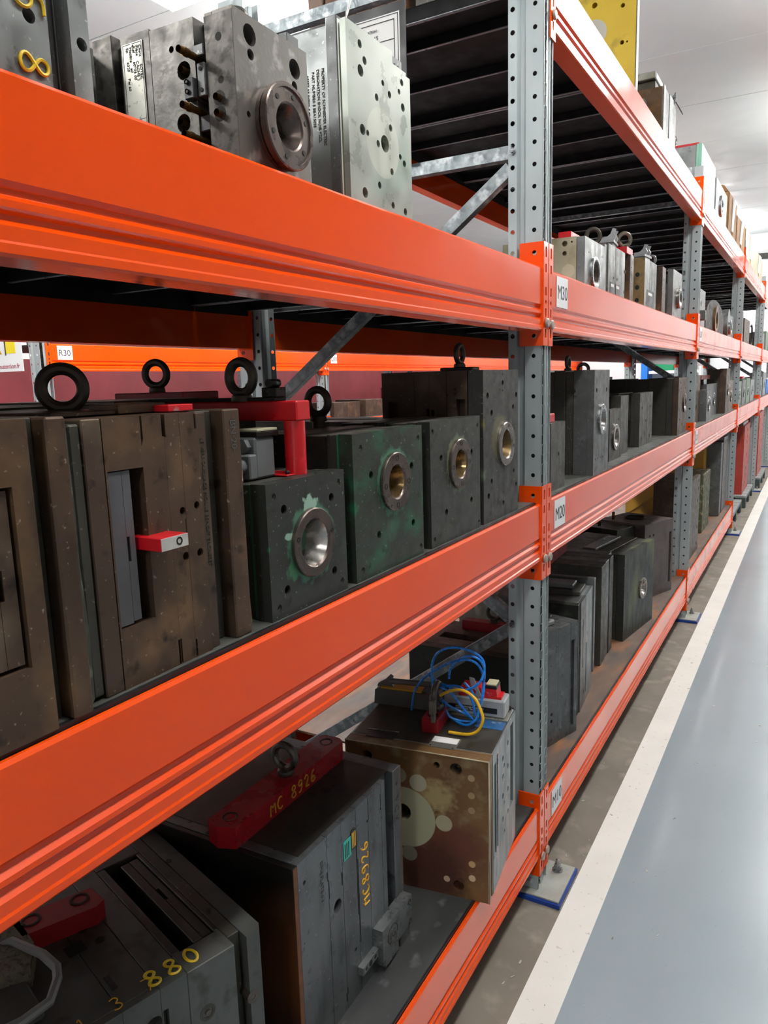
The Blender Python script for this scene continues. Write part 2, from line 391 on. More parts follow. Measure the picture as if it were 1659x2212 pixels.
# ------------------------------------------------------------------ racking
PY = [-.83, 1.874, 4.578, 7.279, 10.08, 12.78]
ZC = [.061, .918, 1.517, 2.229]           # bottoms of the beam connectors at the four levels
ZT = [.268, 1.12, 1.705, 2.405]           # beam tops
BH = .152; CH = .247; HW = .035; DEP = .97; ZTOP = 2.53
def upright_mesh(zh, pins=True):
    """perforated upright, front web at x=0, opening towards -x; returns mesh"""
    b = mb(); n = int((zh-.06)/.05); t = .0013
    for sgn in (-1, 1):
        y0, y1 = sorted((sgn*.007, sgn*HW)); yc = sgn*.0215
        sl = []
        for k in range(n):
            z = .058+.05*k
            sl.append([(yc-.0055, z-.013), (yc+.0055, z-.013), (yc+.0085, z-.007), (yc+.0085, z+.009), (yc+.005, z+.014), (yc-.005, z+.014), (yc-.0085, z+.009), (yc-.0085, z-.007)])
        b.plate(rect(y0, y1, 0, zh), sl, -t, 0, 'x')
        b.plate(rect(-.044, 0, 0, zh), [circ(-.022, .043+.05*k, .0055, 10) for k in range(n)], sgn*(HW-t), sgn*HW, 'y')
        b.poly([(-.044, sgn*HW), (-.050, sgn*(HW-.009)), (-.0485, sgn*(HW-.0105)), (-.0425, sgn*(HW-.002))], 'z', 0, zh)
        b.box(-.060, -.050, sgn*(HW-.011), sgn*(HW-.009), 0, zh)
        b.poly([(-.060, sgn*(HW-.009)), (-.066, sgn*HW), (-.0675, sgn*(HW-.0015)), (-.0615, sgn*(HW-.0105))], 'z', 0, zh)
        b.plate(rect(-.088, -.066, 0, zh), [circ(-.077, .043+.05*k, .006, 8) for k in range(n)], sgn*(HW-t), sgn*HW, 'y')
    b.box(-.0045, -.0032, -.0095, .0095, 0, zh)
    return b.mesh('upright', M['galv'])
UP = upright_mesh(ZTOP)
SHADE = mb().box(-.058, -.007, -.0008, .0008, .01, ZTOP-.01).mesh('shade_sheet', M['dark'])  # added dark sheet inside the upright so its holes read as shade
def brace(parent, x0, z0, x1, z1, y=0., w=.032, name='brace'):
    """C-section brace between two points of the frame plane"""
    a = Vector((x0, 0, z0)); c = Vector((x1, 0, z1)); L = (c-a).length; ang = math.atan2(z1-z0, x1-x0)
    b = mb(); b.box(0, L, -.014, -.011, -w/2, w/2, .0006); b.box(0, L, -.011, .012, w/2-.003, w/2); b.box(0, L, -.011, .012, -w/2, -w/2+.003)
    return b.to(name, M['galv2'], parent, (x0, y, z0), (0, -ang, 0))
def foot(parent, x, front=True):
    s = 1 if front else -1
    f = mb().box(x-s*.10, x+s*.065, -.062, .108, .0135, .019, .001).to('base_plate', M['foot'], parent)
    mb().box(x-s*.104, x+s*.070, -.068, .114, -.0002, .0135, .001).to('blue_shim', M['blue_pack'], f)
    o = mb().cyl((x+s*.022, .072, 0), 'z', .006, .017, .052, 12).to('anchor_bolt', M['zinc'], f)
    b = mb(); b.cyl((x+s*.022, .072, 0), 'z', .0155, .019, .022, 18); b.cyl((x+s*.022, .072, 0), 'z', .011, .022, .033, 6); b.cyl((x+s*.022, .072, 0), 'z', .009, .033, .041, 12)
    b.to('nut', M['zinc'], f)
    b = mb(); b.box(x-s*.09, x-s*.002, -.0385, -.0355, .019, .062, .001); b.cyl((x-s*.022, -.0385, .043), 'y', .009, -.006, 0, 6); b.cyl((x-s*.022, -.0385, .043), 'y', .005, -.012, -.006, 10)
    b.to('foot_bracket', M['galv'], f)
def frame(Y, label, xf=0., flip=False, diag=None, ztop=ZTOP, sx=1):
    t = thing('upright_frame', label, 'rack frame', (xf, Y, 0), 0)
    for xx, rr in ((0, 0), (-DEP, math.pi)):
        u_ = put('upright', UP, t, (xx, 0, 0), (0, 0, rr)); put('shade_sheet', SHADE, u_)
    for z in (.13, 1.98, 2.42) if not flip else (.13, 2.36): brace(t, -.08, z, -DEP+.08, z, -.02)
    D = diag or [(-.085, 1.945, -DEP+.09, 1.36), (-DEP+.09, 1.385, -.085, .80), (-.085, .772, -DEP+.09, .20)]
    for q in D: brace(t, *q, y=-.02)
    for z in (1.98, .786):
        b = mb(); b.cyl((-.077, -HW, z), 'y', .0085, -.005, 0, 6); b.cyl((-.077, -HW, z), 'y', .0045, -.010, -.004, 8); b.to('bolt', M['zinc'], t)
    foot(t, 0); foot(t, -DEP, False)
    return t
FD2 = [(-.085, 1.385, -DEP+.09, 1.93), (-.085, 1.36, -DEP+.09, .80), (-DEP+.09, .78, -.085, .22)]
frn = ['upright frame behind the camera position', 'nearest full upright frame between the first two bays', 'second upright frame, beyond the M20 and M30 labelled beams', 'third upright frame along the aisle', 'fourth upright frame along the aisle', 'farthest upright frame by the back wall']
for i, y in enumerate(PY): frame(y, 'galvanised perforated '+frn[i], flip=i > 1, diag=FD2 if i > 1 else None)

def connector_mesh(side):
    """L-shaped beam end plate; side=+1: sits on the far half of the upright face. local y=0 at the upright centre"""
    b = mb(); t = .0035
    y0, y1 = (.003, HW+.0025) if side > 0 else (-HW-.0025, -.003)
    yc = (y0+y1)/2
    hs = [rect(yc-.005, yc+.005, z-.010, z+.010) for z in (.030, .080, .131, .186)]+[circ(yc, .105, .0055, 8)]
    hs += [rect(yc-.005, yc+.005, .212, .236)]
    b.plate(rect(y0, y1, 0, CH), hs, .0005, .004, 'x')
    ys = (HW+.0005)*side
    b.plate(rect(-.058, .004, 0, CH), [circ(-.020, .222, .006, 12), circ(-.020, .024, .006, 12)], ys, ys+side*.003, 'y')
    return b.mesh('end_plate', M['orange'])
CON = {1: connector_mesh(1), -1: connector_mesh(-1)}
PIN = mb().lathe([(.004, 0), (.0115, .002), (.0115, .006), (.009, .008), (.0001, .008)], (0, 0, 0), 'x', 16).mesh('safety_pin', M['pin'])
def beam_mesh(L, nseg=10, sag=.0):
    P = [(-.048, 0), (-.001, 0), (.0015, .003), (.0015, .011), (-.0005, .0135), (-.0005, .026), (-.006, .031), (-.006, .036), (-.0005, .041), (-.0005, .047), (-.006, .052), (-.006, .057), (-.0005, .063), (-.0005, .148), (-.004, BH), (-.0085, BH), (-.0095, BH-.004), (-.048, BH-.004)]
    b = mb(); rings = []
    for k in range(nseg+1):
        y = L*k/nseg; dz = -sag*math.sin(math.pi*k/nseg)
        rings.append([b.bm.verts.new((x, y, z+dz)) for x, z in P])
    n = len(P)
    for a, c in zip(rings, rings[1:]):
        for k in range(n): b.bm.faces.new((a[k], a[(k+1) % n], c[(k+1) % n], c[k]))
    b.bm.faces.new(rings[0]); b.bm.faces.new(rings[-1][::-1])
    return b.mesh('box_section', M['orange'])
BM = {}
def beam(ya, yb, lv, label, rear=False, xf=0., sign=None, xr=-DEP, group=None):
    zt = ZT[lv]; zc = ZC[lv]; L = yb-ya-2*HW-.005; k = round(L, 2)
    if k not in BM: BM[k] = beam_mesh(L, sag=.0015)
    rz = math.pi if rear else 0
    t = thing('rack_beam', label, 'rack beam', (xr if rear else xf, (yb if rear else ya), 0), rz, group)
    bx = put('box_section', BM[k], t, (0, HW+.0025, zt-BH))
    for s, yy in ((1, 0), (-1, yb-ya)):
        c = put('end_plate', CON[s], t, (0, yy, zc))
        put('safety_pin', PIN, c, (.004, s*.019, .052 if s > 0 else .055))
    if sign:
        y0 = HW+.006
        p = mb().box(.0002, .0011, y0, y0+.098, .065, .142).to('number_label', M['white'], bx)
        text(sign, bx, M['ink'], .050, (.0012, y0+.006, .086), (0, 1, 0), (0, 0, 1))
    return t
bayn = ['nearest bay', 'second bay', 'third bay', 'fourth bay', 'farthest bay']
lvn = ['floor level', 'middle level', 'upper level', 'top level']
SG = {(0, 1): 'M10', (1, 1): 'M20', (2, 1): 'M30', (1, 2): 'L20', (2, 2): 'L30'}
for bay in range(5):
    for lv in range(4):
        if lv == 3 and bay == 0: continue
        if lv == 0 and bay > 2: continue
        g = SG.get((lv, bay))
        beam(PY[bay], PY[bay+1], lv, 'orange front beam, %s, %s%s' % (lvn[lv], bayn[bay], ', with white %s label' % g if g else ''), sign=g)
        beam(PY[bay], PY[bay+1], lv, 'orange rear beam seen from inside, %s, %s' % (lvn[lv], bayn[bay]), rear=True)

# decks: dark ribbed steel panels on the upper two levels, boards on the lower two
def deck_panel_mesh(wd):
    b = mb(); X0, X1 = -DEP+.050, -.0495; z = -.002
    b.box(X0, X1, 0, wd, z-.0015, z); b.box(X0, X0+.0015, 0, wd, z-.052, z); b.box(X1-.0015, X1, 0, wd, z-.042, z)
    for y in (0.0005, wd-.0025): b.box(X0, X1, y, y+.002, z-.036, z)
    for y in (.0025, wd-.0145): b.box(X0, X1, y, y+.012, z-.036, z-.0345)
    me = b.mesh('deck_panel', M['deck_black']); return me
def rib_mesh():
    return mb().box(-DEP+.052, -.0505, -.005, .005, -.030, -.004, .001).mesh('rib', M['deck_black'])
DP = {}; RIB = rib_mesh(); LIPM = {}
RLIP = mb().box(-DEP+.052, -.0505, -.005, .005, -.0318, -.0301).mesh('folded_lip', M['deck_edge'])
def ribbed_deck(bay, lv):
    ya, yb = PY[bay]+HW+.004, PY[bay+1]-HW-.004
    t = thing('ribbed_deck', 'dark ribbed steel deck, %s, %s, seen from below' % (lvn[lv], bayn[bay]), 'shelf', (0, 0, ZT[lv]-.004+.002))
    cuts = [ya]; q = PY[bay]+.775
    while q < yb-.02: cuts.append(q); q += .83
    cuts.append(yb)
    for a, c in zip(cuts, cuts[1:]):
        wd = round(c-a-.004, 3)
        if wd not in DP:
            DP[wd] = deck_panel_mesh(wd)
            LIPM[0] = LIPM.get(0) or mb().box(-DEP+.052, -.0505, -.006, .006, -.0400, -.0382).mesh('folded_lip', M['deck_edge'])
        p = put('deck_panel', DP[wd], t, (0, a, 0)); put('folded_lip', LIPM[0], p, (0, .007, 0)); put('folded_lip', LIPM[0], p, (0, wd-.007, 0))
        k = 1
        while k*.277 < wd-.06:
            put('rib', RIB, p, (0, wd-k*.277, 0)); put('folded_lip', RLIP, p, (0, wd-k*.277, 0)); k += 1
    return t
def board(bay, lv, m, label):
    ya, yb = PY[bay]+.002, PY[bay+1]-.002
    t = thing('shelf_board', label, 'shelf', (0, 0, ZT[lv]))
    b = mb(); b.poly([(-DEP+.012, ya+HW+.01), (-.010, ya+HW+.01), (-.010, yb-HW-.01), (-DEP+.012, yb-HW-.01)], 'z', -.003, .004)
    bd = b.to('board', m, t)
    mb().box(-.0138, -.0096, ya+HW+.012, yb-HW-.012, -.003, .0046).to('edge_strip', M['black_board'], bd)
    return t
for bay in range(5): ribbed_deck(bay, 2)
for bay in range(1, 5): ribbed_deck(bay, 3)
for bay in range(5): board(bay, 1, M['deck_green'], 'dark grey shelf board, middle level, '+bayn[bay])
board(0, 0, M['deck_dark'], 'scratched dark shelf board, floor level, nearest bay')
board(1, 0, M['deck_brown'], 'brown stained shelf board, floor level, second bay')
board(2, 0, M['deck_brown'], 'grey brown stained shelf board, floor level, third bay')
DK = [ZT[0]+.004, ZT[1]+.004, ZT[2]+.001, ZT[3]+.001]      # resting heights

# second row of racking across the rear aisle (faces this way)
XB = -3.1; RY = [.02, 2.72, 5.46, 8.18, 10.9, 13.6]
for i, y in enumerate(RY[1:]):
    frame(y, 'galvanised frame of the rack across the rear aisle, '+['beside the R30 label', 'beside the Q30 label', 'third one along', 'fourth one along', 'at its far end'][i], xf=XB)
for i in range(1, 5):
    s = {1: 'R30', 2: 'Q30'}.get(i)
    for lv in (1, 2):
        if i == 0 and lv == 1: continue
        beam(RY[i], RY[i+1], lv, 'orange %s beam of the rear rack, %s%s' % (lvn[lv], ['left of the sign', 'first full bay', 'second bay', 'third bay', 'fourth bay'][i], ', with white %s label' % s if s and lv == 2 else ''), xf=XB, sign=s if lv == 2 else None)
    if i:
        for lv in (1, 2):
            t = thing('shelf_board', 'grey shelf board of the rear rack, %s, %s' % (lvn[lv], ['', 'first full bay', 'second bay', 'third bay', 'fourth bay'][i]), 'shelf', (XB, 0, ZT[lv]))
            mb().box(-DEP+.05, -.0095, RY[i]+.05, RY[i+1]-.05, -.003, .004).to('board', M['deck_dark'], t)

# ------------------------------------------------------------------ moulds
def mould(label, X, Y, Z, rz=0., group=None, name='injection_mould'):
    return thing(name, label, 'mould', (X, Y, Z), R(rz), group)
def grid(y0, y1, z0, z1, r): return [(y, z, r) for y in (y0, y1) for z in (z0, z1)]
def stack_x(t, W, plates, bev=.0012):
    """plates from the front inwards: (thickness, y0, y1, z0, z1, mat[, holes_on_side])"""
    x = 0
    for p in plates:
        th, y0, y1, z0, z1, m = p[:6]
        if len(p) > 6 and p[6]: hbox(x-th+.0004, x, y0, y1, z0, z1, p[6](x), 'y').to('plate', M[m], t)
        else: mb().box(x-th+.0004, x, y0, y1, z0, z1, bev).to('plate', M[m], t)
        x -= th
    return x
def stack_y(t, plates, D=.25, bev=.0015):
    """plates along the aisle: (width, front offset, z0, z1, mat[, depth])"""
    y = 0
    for p in plates:
        w_, dx, z0, z1, m = p[:5]
        mb().box(-D, -dx, y+.0003, y+w_-.0003, z0, z1, bev).to('plate', M[m], t); y += w_
    return y

# ---------- upper level, nearest bay
Z3 = DK[2]; Z2 = DK[1]; Z1 = DK[0]; Z4 = DK[3]
t = mould('tall grey steel mould with handwritten yellow 58 at the far left of the upper shelf', -.03, .20, Z3)
hbox(-.25, 0, 0, .262, 0, .27, [(.225, .085, .028), (.05, .09, .02)], 'x', .03).to('plate', M['steel_lt'], t)
hbox(-.25, -.002, .263, .302, 0, .27, [(.283, .064, .0065)], 'x', .03).to('plate', M['steel_lt'], t)
mb().box(-.25, -.022, .3045, .324, 0, .27, .001).to('plate', M['steel'], t)
hbox(-.25, 0, .3245, .346, 0, .27, [(.337, .058, .006)], 'x', .02).to('plate', M['steel_lt'], t)
for ch_, zz in (('5', .085), ('8', .0325)): marker(ch_, t, M['yellow_ink'], .030, (-.0005, .268, zz), (0, 0, -1), (0, 1, 0), .0017)
t = mould('dark green steel block behind the pitted grey mould on the upper shelf', -.30, .66, Z3)
mb().box(-.16, 0, 0, .13, 0, .20, .002).to('plate', M['steel_dk'], t); mb().box(-.16, 0, .132, .16, .0, .17, .002).to('plate', M['groove_steel'], t)
eye(t, (-.08, .06, .20))

t = mould('pitted grey mould with nameplate, brass nipples and large locating ring', -.03, .761, Z3, 1.5)
H = .178
o = hbox(-.043, 0, 0, .157, 0, H, [(.032, .156, .0125), (.032, .134, .0065), (.127, .148, .0125), (.125, .126, .0065), (.022, .063, .004), (.138, .055, .004), (.085, .062, .034)], 'x', .030).to('plate', M['ringplate'], t)
screw(t, (-.004, .032, .133), .005); screw(t, (-.004, .125, .125), .005)
mb().box(-.0605, -.043, .018, .157, 0, H-.002).to('plate', M['pitted_dk'], t)
hbox(-.133, -.061, .0, .157, 0, H+.001, [(-.098, .150, .004), (-.080, .122, .011), (-.086, .062, .011), (-.072, .098, .0035), (-.075, .088, .0035)], 'y', .025).to('plate', M['pitted'], t)
hbox(-.184, -.134, 0, .157, 0, H+.004, [], 'y').to('plate', M['pitted'], t)
mb().box(-.200, -.1845, .012, .157, 0, H, .001).to('plate', M['pitted'], t)
mb().box(-.236, -.2005, 0, .157, 0, H+.012, .001).to('plate', M['pitted_dk'], t)
hb = hbox(-.043, -.0002, -.0006, .004, .004, H-.004, [(-.022, .100, .0045), (-.022, .148, .005), (-.026, .062, .009), (-.026, .080, .009)], 'y', .0035); hb = hb.to('side_skin', M['pitted_dk'], t)
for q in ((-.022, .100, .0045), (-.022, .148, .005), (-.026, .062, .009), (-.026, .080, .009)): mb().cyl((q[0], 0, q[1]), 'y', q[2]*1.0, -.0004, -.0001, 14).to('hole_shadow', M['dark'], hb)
for z in (.062, .080): mb().lathe([(.0042, -.012), (.0042, -.002), (.0022, -.002), (.0022, -.010)], (-.026, .004, z), 'y', 12).to('water_nipple', M['brass'], t)
for x, z in ((-.080, .122), (-.086, .062)): mb().lathe([(.0042, -.010), (.0042, .004), (.002, -.004)], (x, .004, z), 'y', 12).to('water_nipple', M['brass'], t)
for z in (.133, .071, .038):
    mb().lathe([(.0042, -.034), (.0042, -.026), (.0052, -.026), (.0052, -.018), (.0042, -.018), (.0042, .02)], (-.060, .004, z), 'y', 12).to('water_nipple', M['brass'], t)
mb().box(-.073, -.058, -.010, .018, .084, .108, .001).to('latch_block', M['dk_plastic'], t)
for z in (.092, .103): screw(t, (-.067, -.0105, z), .003, 'y')
mb().box(-.056, -.044, -.004, .02, .086, .124, .001).to('latch_bar', M['steel'], t)
for z in (.093, .117): mb().cyl((-.050, -.0042, z), 'y', .0025, -.001, .001, 10).to('hole_plug', M['dark'], t)
mb().box(-.062, -.045, .002, .018, .048, .066, .001).to('latch_block', M['dk_plastic'], t)
mb().box(-.062, -.046, -.002, .018, .133, .146, .001).to('guide_block', M['steel'], t)
n = mb().box(-.181, -.145, -.0014, .0, .070, .172, .0003).to('nameplate', M['plate_print'], t)
text('Client\nPièce\nRéf\nMatière\nEp.', n, M['ink'], .0058, (-.1515, -.0016, .167), (0, 0, -1), (1, 0, 0))
text('     SOTEC\n  CACHE 2\n  60705 00\n      60\n 6320     Pas 60', n, M['ink'], .0058, (-.1515, -.0016, .152), (0, 0, -1), (1, 0, 0))
b = mb()
for x0, x1, z0, z1 in ((-.1795, -.1465, .170, .1706), (-.1795, -.1465, .0715, .0721), (-.1795, -.1789, .0715, .1706), (-.1471, -.1465, .0715, .1706), (-.1795, -.1465, .079, .0796)): b.box(x0, x1, -.0017, -.0013, z0, z1)
b.to('engraved_border', M['ink'], n)
for x, z in ((-.163, .1685), (-.163, .0755)): mb().cyl((x, -.0016, z), 'y', .0014, -.001, 0, 8).to('rivet', M['zinc'], n)
marker('1', t, M['yellow_ink'], .014, (-.155, -.0010, .056), (0, 0, -1), (1, 0, 0), .0012)
marker('3', t, M['yellow_ink'], .016, (-.232, -.0010, .075), (0, 0, -1), (1, 0, 0), .0010)
o = mb().lathe([(.051, -.001), (.051, .006), (.047, .0062), (.047, .0095), (.053, .0095), (.053, .0175), (.0515, .019), (.047, .019), (.0465, .0172), (.030, .0172), (.0275, .0150)], (0, .085, .062), 'x', 40).to('locating_ring', M['ring'], t)
mb().lathe([(.0276, .0152), (.016, -.006), (.013, -.006), (.011, -.012), (.0035, -.020)], (0, .085, .062), 'x', 32).to('sprue_cone', M['ring'], o)
mb().lathe([(.0035, -.0205), (.001, -.024), (.0001, -.024)], (0, .085, .062), 'x', 12).to('nozzle_tip', M['zinc'], o)
for a in (20, 75, 130, 200, 255, 320): mb().cyl((.0174, .085+.039*math.cos(R(a)), .062+.039*math.sin(R(a))), 'x', .0034, -.001, .0004, 12).to('bolt_hole', M['dark'], o)
eye(t, (-.075, .10, H), .05, 'y', M['eye_grey'])
mb().box(-.10, -.05, .085, .12, H, H+.008, .001).to('lifting_bar', M['red'], t)
mb().box(-.024, -.004, .118, .145, H-.001, H+.014, .001).to('guide_block', M['steel'], t)

t = mould('tall pale aluminium mould with many holes and stamped text beside the black sign', -.03, 1.015, Z3, 0)
Hc = .258
HL = [(.039, .235, .006), (.052, .216, .006), (.039, .198, .0085), (.107, .201, .0045), (.086, .174, .0055), (.128, .19, .0055), (.04, .115, .008), (.055, .114, .0045), (.109, .111, .013), (.087, .106, .0055), (.129, .14, .0055), (.13, .073, .0055), (.171, .221, .0055), (.161, .204, .0045), (.173, .183, .0065), (.16, .103, .0045), (.174, .095, .0055), (.088, .044, .0055), (.042, .024, .008), (.131, .021, .0055), (.174, .018, .006)]
m_ = mat('greenish_aluminium_face', 'A3A8A0', '8F968C', rough=.34, metal=.6, scale=7, c3='87998C', t3=.6, s3=9, bump=.06, stains=[((0, .103, .11), .052, .001, 'ABB0A4', .0)])
b = mb(); b.plate([(0, 0), (.2, 0), (.2, .235), (.186, .235), (.186, .240), (.14, .2405), (.14, Hc), (0, Hc)], [circ(*h) for h in HL], -.010, 0, 'x'); b.to('plate', m_, t)
mb().box(-.0125, -.0105, .001, .199, 0, Hc-.024).to('green_spacer', mat('green_edge_plate', '5A6B45', '4C5B3C', rough=.5, scale=9), t)
mb().box(-.014, -.0130, -.001, .139, 0, Hc+.001).to('white_shim', M['paper'], t)
mb().box(-.034, -.0145, -.002, .20, 0, Hc+.007, .0015).to('plate', M['steel'], t)
b = hbox(-.125, -.0345, .004, .20, 0, Hc-.002, [], 'y').to('plate', M['steel_lt'], t)
text('PROPERTY OF SCHNEIDER ELECTRIC', t, M['groove_steel'], .0066, (-.0475, .0036, Hc-.058), (0, 0, -1), (1, 0, 0))
text('DESIGNATION SHOCK NOIR 9ZCL', t, M['groove_steel'], .0066, (-.0565, .0036, Hc-.058), (0, 0, -1), (1, 0, 0))
text('PART NUMBER S BBA15035', t, M['groove_steel'], .0066, (-.0655, .0036, Hc-.060), (0, 0, -1), (1, 0, 0))
text('ASSET NUMBER S 9700000097', t, M['groove_steel'], .0066, (-.076, .0036, Hc-.062), (0, 0, -1), (1, 0, 0))
eye(t, (-.09, .12, Hc-.002), .045, 'y', M['eye_grey'])
for y in (.145, .160, .172): mb().box(-.02, -.006, y, y+.009, .234, .249, .001).to('guide_block', M['steel'], t)

# ---------- upper level, second bay
t = mould('cream stained mould with bright ring behind the M30 label', -.03, 2.33, Z3)
tan = mat('cream_stained_face', 'B3AC93', '9E967C', rough=.5, metal=.2, scale=10, c3='7A6F55', t3=.58, s3=9, bump=.05, stains=[((-.20, 0, .05), .07, .003, 'BDB8A6', .01), ((-.05, 0, .05), .018, .003, 'C0B99F', .01), ((-.12, 0, .12), .014, .003, 'C2BCA8', .008)])
hbox(-.26, -.026, 0, .25, 0, .148, [(-.062, .13, .0085), (-.040, .133, .003), (-.062, .102, .007), (-.118, .062, .013)], 'y', .02).to('plate', tan, t)
hbox(-.025, 0, 0, .25, 0, .146, [(.045, .105, .003), (.205, .11, .003), (.112, .05, .034)], 'x', .022).to('plate', M['steel_lt'], t)
ring(t, .112, .05, M['zinc'], .05, .040, .014, .008, .020, inner=M['ring'])
mb().box(-.20, -.155, .06, .20, .148, .185, .001).to('lifting_bar', M['red'], t)
lb = mb().box(-.10, -.06, .06, .46, .148, .176, .001).to('lifting_bar', M['red'], t)
eye(lb, (-.08, .40, .176), .062, 'y', M['eye'], 0, 30)
def housing(parent, loc, m=None, s=1., rz=0.):
    """multipole connector hood with two locking hooks"""
    m = m or M['grey_plastic_lt']; x, y, z = loc
    b = mb(); b.box(-.015*s, .015*s, -.030*s, .030*s, 0, .018*s, .002); b.box(-.018*s, .018*s, -.035*s, .035*s, .016*s, .022*s, .001)
    o = b.to('connector_housing', m, parent, loc, (0, 0, R(rz)))
    for yy in (-.02, .012):
        b = mb(); b.poly([(-.014*s, .020*s), (.016*s, .020*s), (.020*s, .030*s), (.016*s, .038*s), (.020*s, .046*s), (.013*s, .048*s), (.008*s, .036*s), (.0, .030*s), (-.014*s, .028*s)], 'y', yy*s, (yy+.008)*s)
        b.to('locking_hook', m, o)
    return o
t = mould('pinkish grey mould with two black stickers and a grey connector on top', -.03, 2.585, Z3)
stack_y(t, [(.035, .004, 0, .160, 'steel_lt'), (.10, 0, 0, .166, 'steel'), (.108, 0, 0, .166, 'steel'), (.045, .001, 0, .166, 'steel_lt'), (.082, .022, 0, .168, 'steel_dk'), (.062, 0, 0, .172, 'brown_steel')], .20)
for y, z in ((.115, .062), (.165, .062)): mb().cyl((.0002, y, z), 'x', .005, -.001, .0004, 10).to('drilled_hole_shade', M['dark'], t)
for y in (.065, .145):
    s_ = mb().box(.0002, .001, y, y+.062, .0, .045).to('sticker', M['black_board'], t)
    mb().box(.001, .0013, y+.008, y+.05, .03, .040).to('sticker_print', M['paper'], s_)
for y, z in ((.285, .10), (.285, .03)): mb().cyl((.0006, y, z), 'x', .006, -.001, .0002, 8).to('drilled_hole_shade', M['dark'], t)
text('8K7 02', t, M['steel_lt'], .03, (.0004, .385, .135), (0, 0, -1), (0, 1, 0))
housing(t, (-.055, .25, .168), None, 1.6, 5)
mb().box(-.06, -.005, .33, .43, .172, .196, .001).to('lifting_bar', M['red'], t); eye(t, (-.03, .40, .196), .060, 'y', M['eye_zinc'], 0, 30)
t = mould('grey mould with tan drilled side, sticker and grey connector before the second frame', -.03, 3.225, Z3)
tan2 = mat('tan_stained_side', '8F7A50', '7C6A46', rough=.55, metal=.3, scale=12, c3='5E5036', t3=.56, s3=18, bump=.05)
hbox(-.20, 0, -.004, -.0002, 0, .195, [(-.028, .13, .009), (-.028, .080, .009), (-.028, .030, .009), (-.075, .10, .008)], 'y', .0035).to('side_plate', tan2, t)
for x, z, r in ((-.028, .13, .009), (-.028, .080, .009), (-.028, .030, .009), (-.075, .10, .008)): mb().cyl((x, 0, z), 'y', r, -.0018, -.0008, 14).to('drilled_hole_shade', M['dark'], t)  # dark discs stand in for the shade inside these shallow holes
stack_y(t, [(.10, .0, 0, .195, 'steel_lt'), (.15, 0, 0, .195, 'steel'), (.14, .02, 0, .195, 'steel_dk'), (.085, 0, 0, .205, 'brown_steel')], .20)
s_ = mb().box(.0002, .001, .055, .205, 0, .075).to('sticker', M['black_board'], t)
mb().box(.001, .0013, .075, .16, .055, .066).to('sticker_print', M['paper'], s_)
text('8 C 0 7', t, M['steel_lt'], .035, (.0004, .40, .17), (0, 0, -1), (0, 1, 0))
housing(t, (-.055, .20, .195), None, 1.6, -4); eye(t, (-.04, .33, .197), .05, 'y', M['zinc'])
t = mould('grey mould with small flange ring standing against the second upright', -.03, 3.90, Z3)
hbox(-.16, -.026, 0, .26, 0, .16, [(-.04, .115, .006), (-.04, .045, .006)], 'y', .02).to('plate', M['steel'], t)
hbox(-.0255, 0, 0, .26, 0, .225, [(.05, .12, .006), (.2, .16, .006), (.14, .10, .034)], 'x', .022).to('plate', M['steel_lt'], t)
mb().box(-.16, -.03, .06, .26, .16, .21, .001).to('plate', M['steel_dk'], t)
ring(t, .14, .10, M['ring_lt'], .05, .036, .014, .016, .018)

# ---------- upper level, third and fourth bays
t = mould('light steel mould with slotted stud just past the second upright', -.05, 4.92, Z3)
hbox(-.2, 0, 0, .32, 0, .235, [(.13, .15, .02), (.05, .2, .008)], 'x', .03).to('plate', M['steel_lt'], t); mb().box(-.2, -.01, .325, .42, 0, .15, .002).to('plate', M['steel_lt'], t)
mb().box(-.02, .03, .10, .16, .05, .11, .004).to('stud_block', M['steel'], t); mb().box(-.14, -.04, .05, .14, .235, .275, .001).to('lifting_bar', M['red'], t)
t = mould('brown round flange mould with bronze centre, third bay upper shelf', -.05, 5.30, Z3)
mb().poly([(y, z) for y, z in [(.0, 0), (1.02, 0), (1.02, .12)]+[(.51+.51*math.cos(a), .10+.125*math.sin(a)) for a in [R(k) for k in range(0, 181, 10)]]+[(0, .12)]], 'x', -.10, 0).to('flange_plate', mat('dark_brown_flange', '2A201A', '221A15', rough=.5, metal=.3, scale=9), t)
mb().lathe([(.10, .0), (.10, .014), (.062, .014), (.055, -.0)], (0, .48, .085), 'x', 32).to('bronze_ring', mat('brown_bronze', '5E4326', '4E3820', rough=.4, metal=.5), t)
mb().lathe([(.055, .001), (.03, .002), (.0001, .004)], (0, .48, .085), 'x', 24).to('nozzle_seat', M['ring_lt'], t)
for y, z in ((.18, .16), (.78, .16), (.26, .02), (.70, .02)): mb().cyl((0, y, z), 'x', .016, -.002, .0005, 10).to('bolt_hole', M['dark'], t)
t = mould('round grey steel flange mould leaning before the third upright', -.05, 6.40, Z3)
mb().lathe([(.115, -.05), (.115, 0), (.0001, .0005)], (0, .32, .115), 'x', 36).to('flange_plate', M['steel_lt'], t)
mb().box(-.06, -.003, .36, .70, 0, .19, .003).to('plate', M['steel_lt'], t)
ring(t, .32, .085, M['zinc'], .055, .035, .014, .02, .01)
t = mould('drilled brown grey plate mould with four holes, fourth bay upper shelf', -.05, 8.15, Z3)
mb().box(-.2, -.01, -.15, -.02, 0, .30, .002).to('plate', M['steel'], t)
hbox(-.2, 0, 0, .62, 0, .245, [(.3, .21, .013), (.28, .15, .012), (.27, .06, .012), (.25, .02, .012)], 'x', .03).to('plate', M['brown_steel2'], t)
mb().box(-.2, -.04, .63, .95, 0, .16, .002).to('plate', M['steel_lt'], t)
mb().torus((0, 0, 0), 'x', .11, .009, 30, 8, R(-90), R(120)).to('cable_loop', M['bolt'], t, (-.01, 1.0, .115))

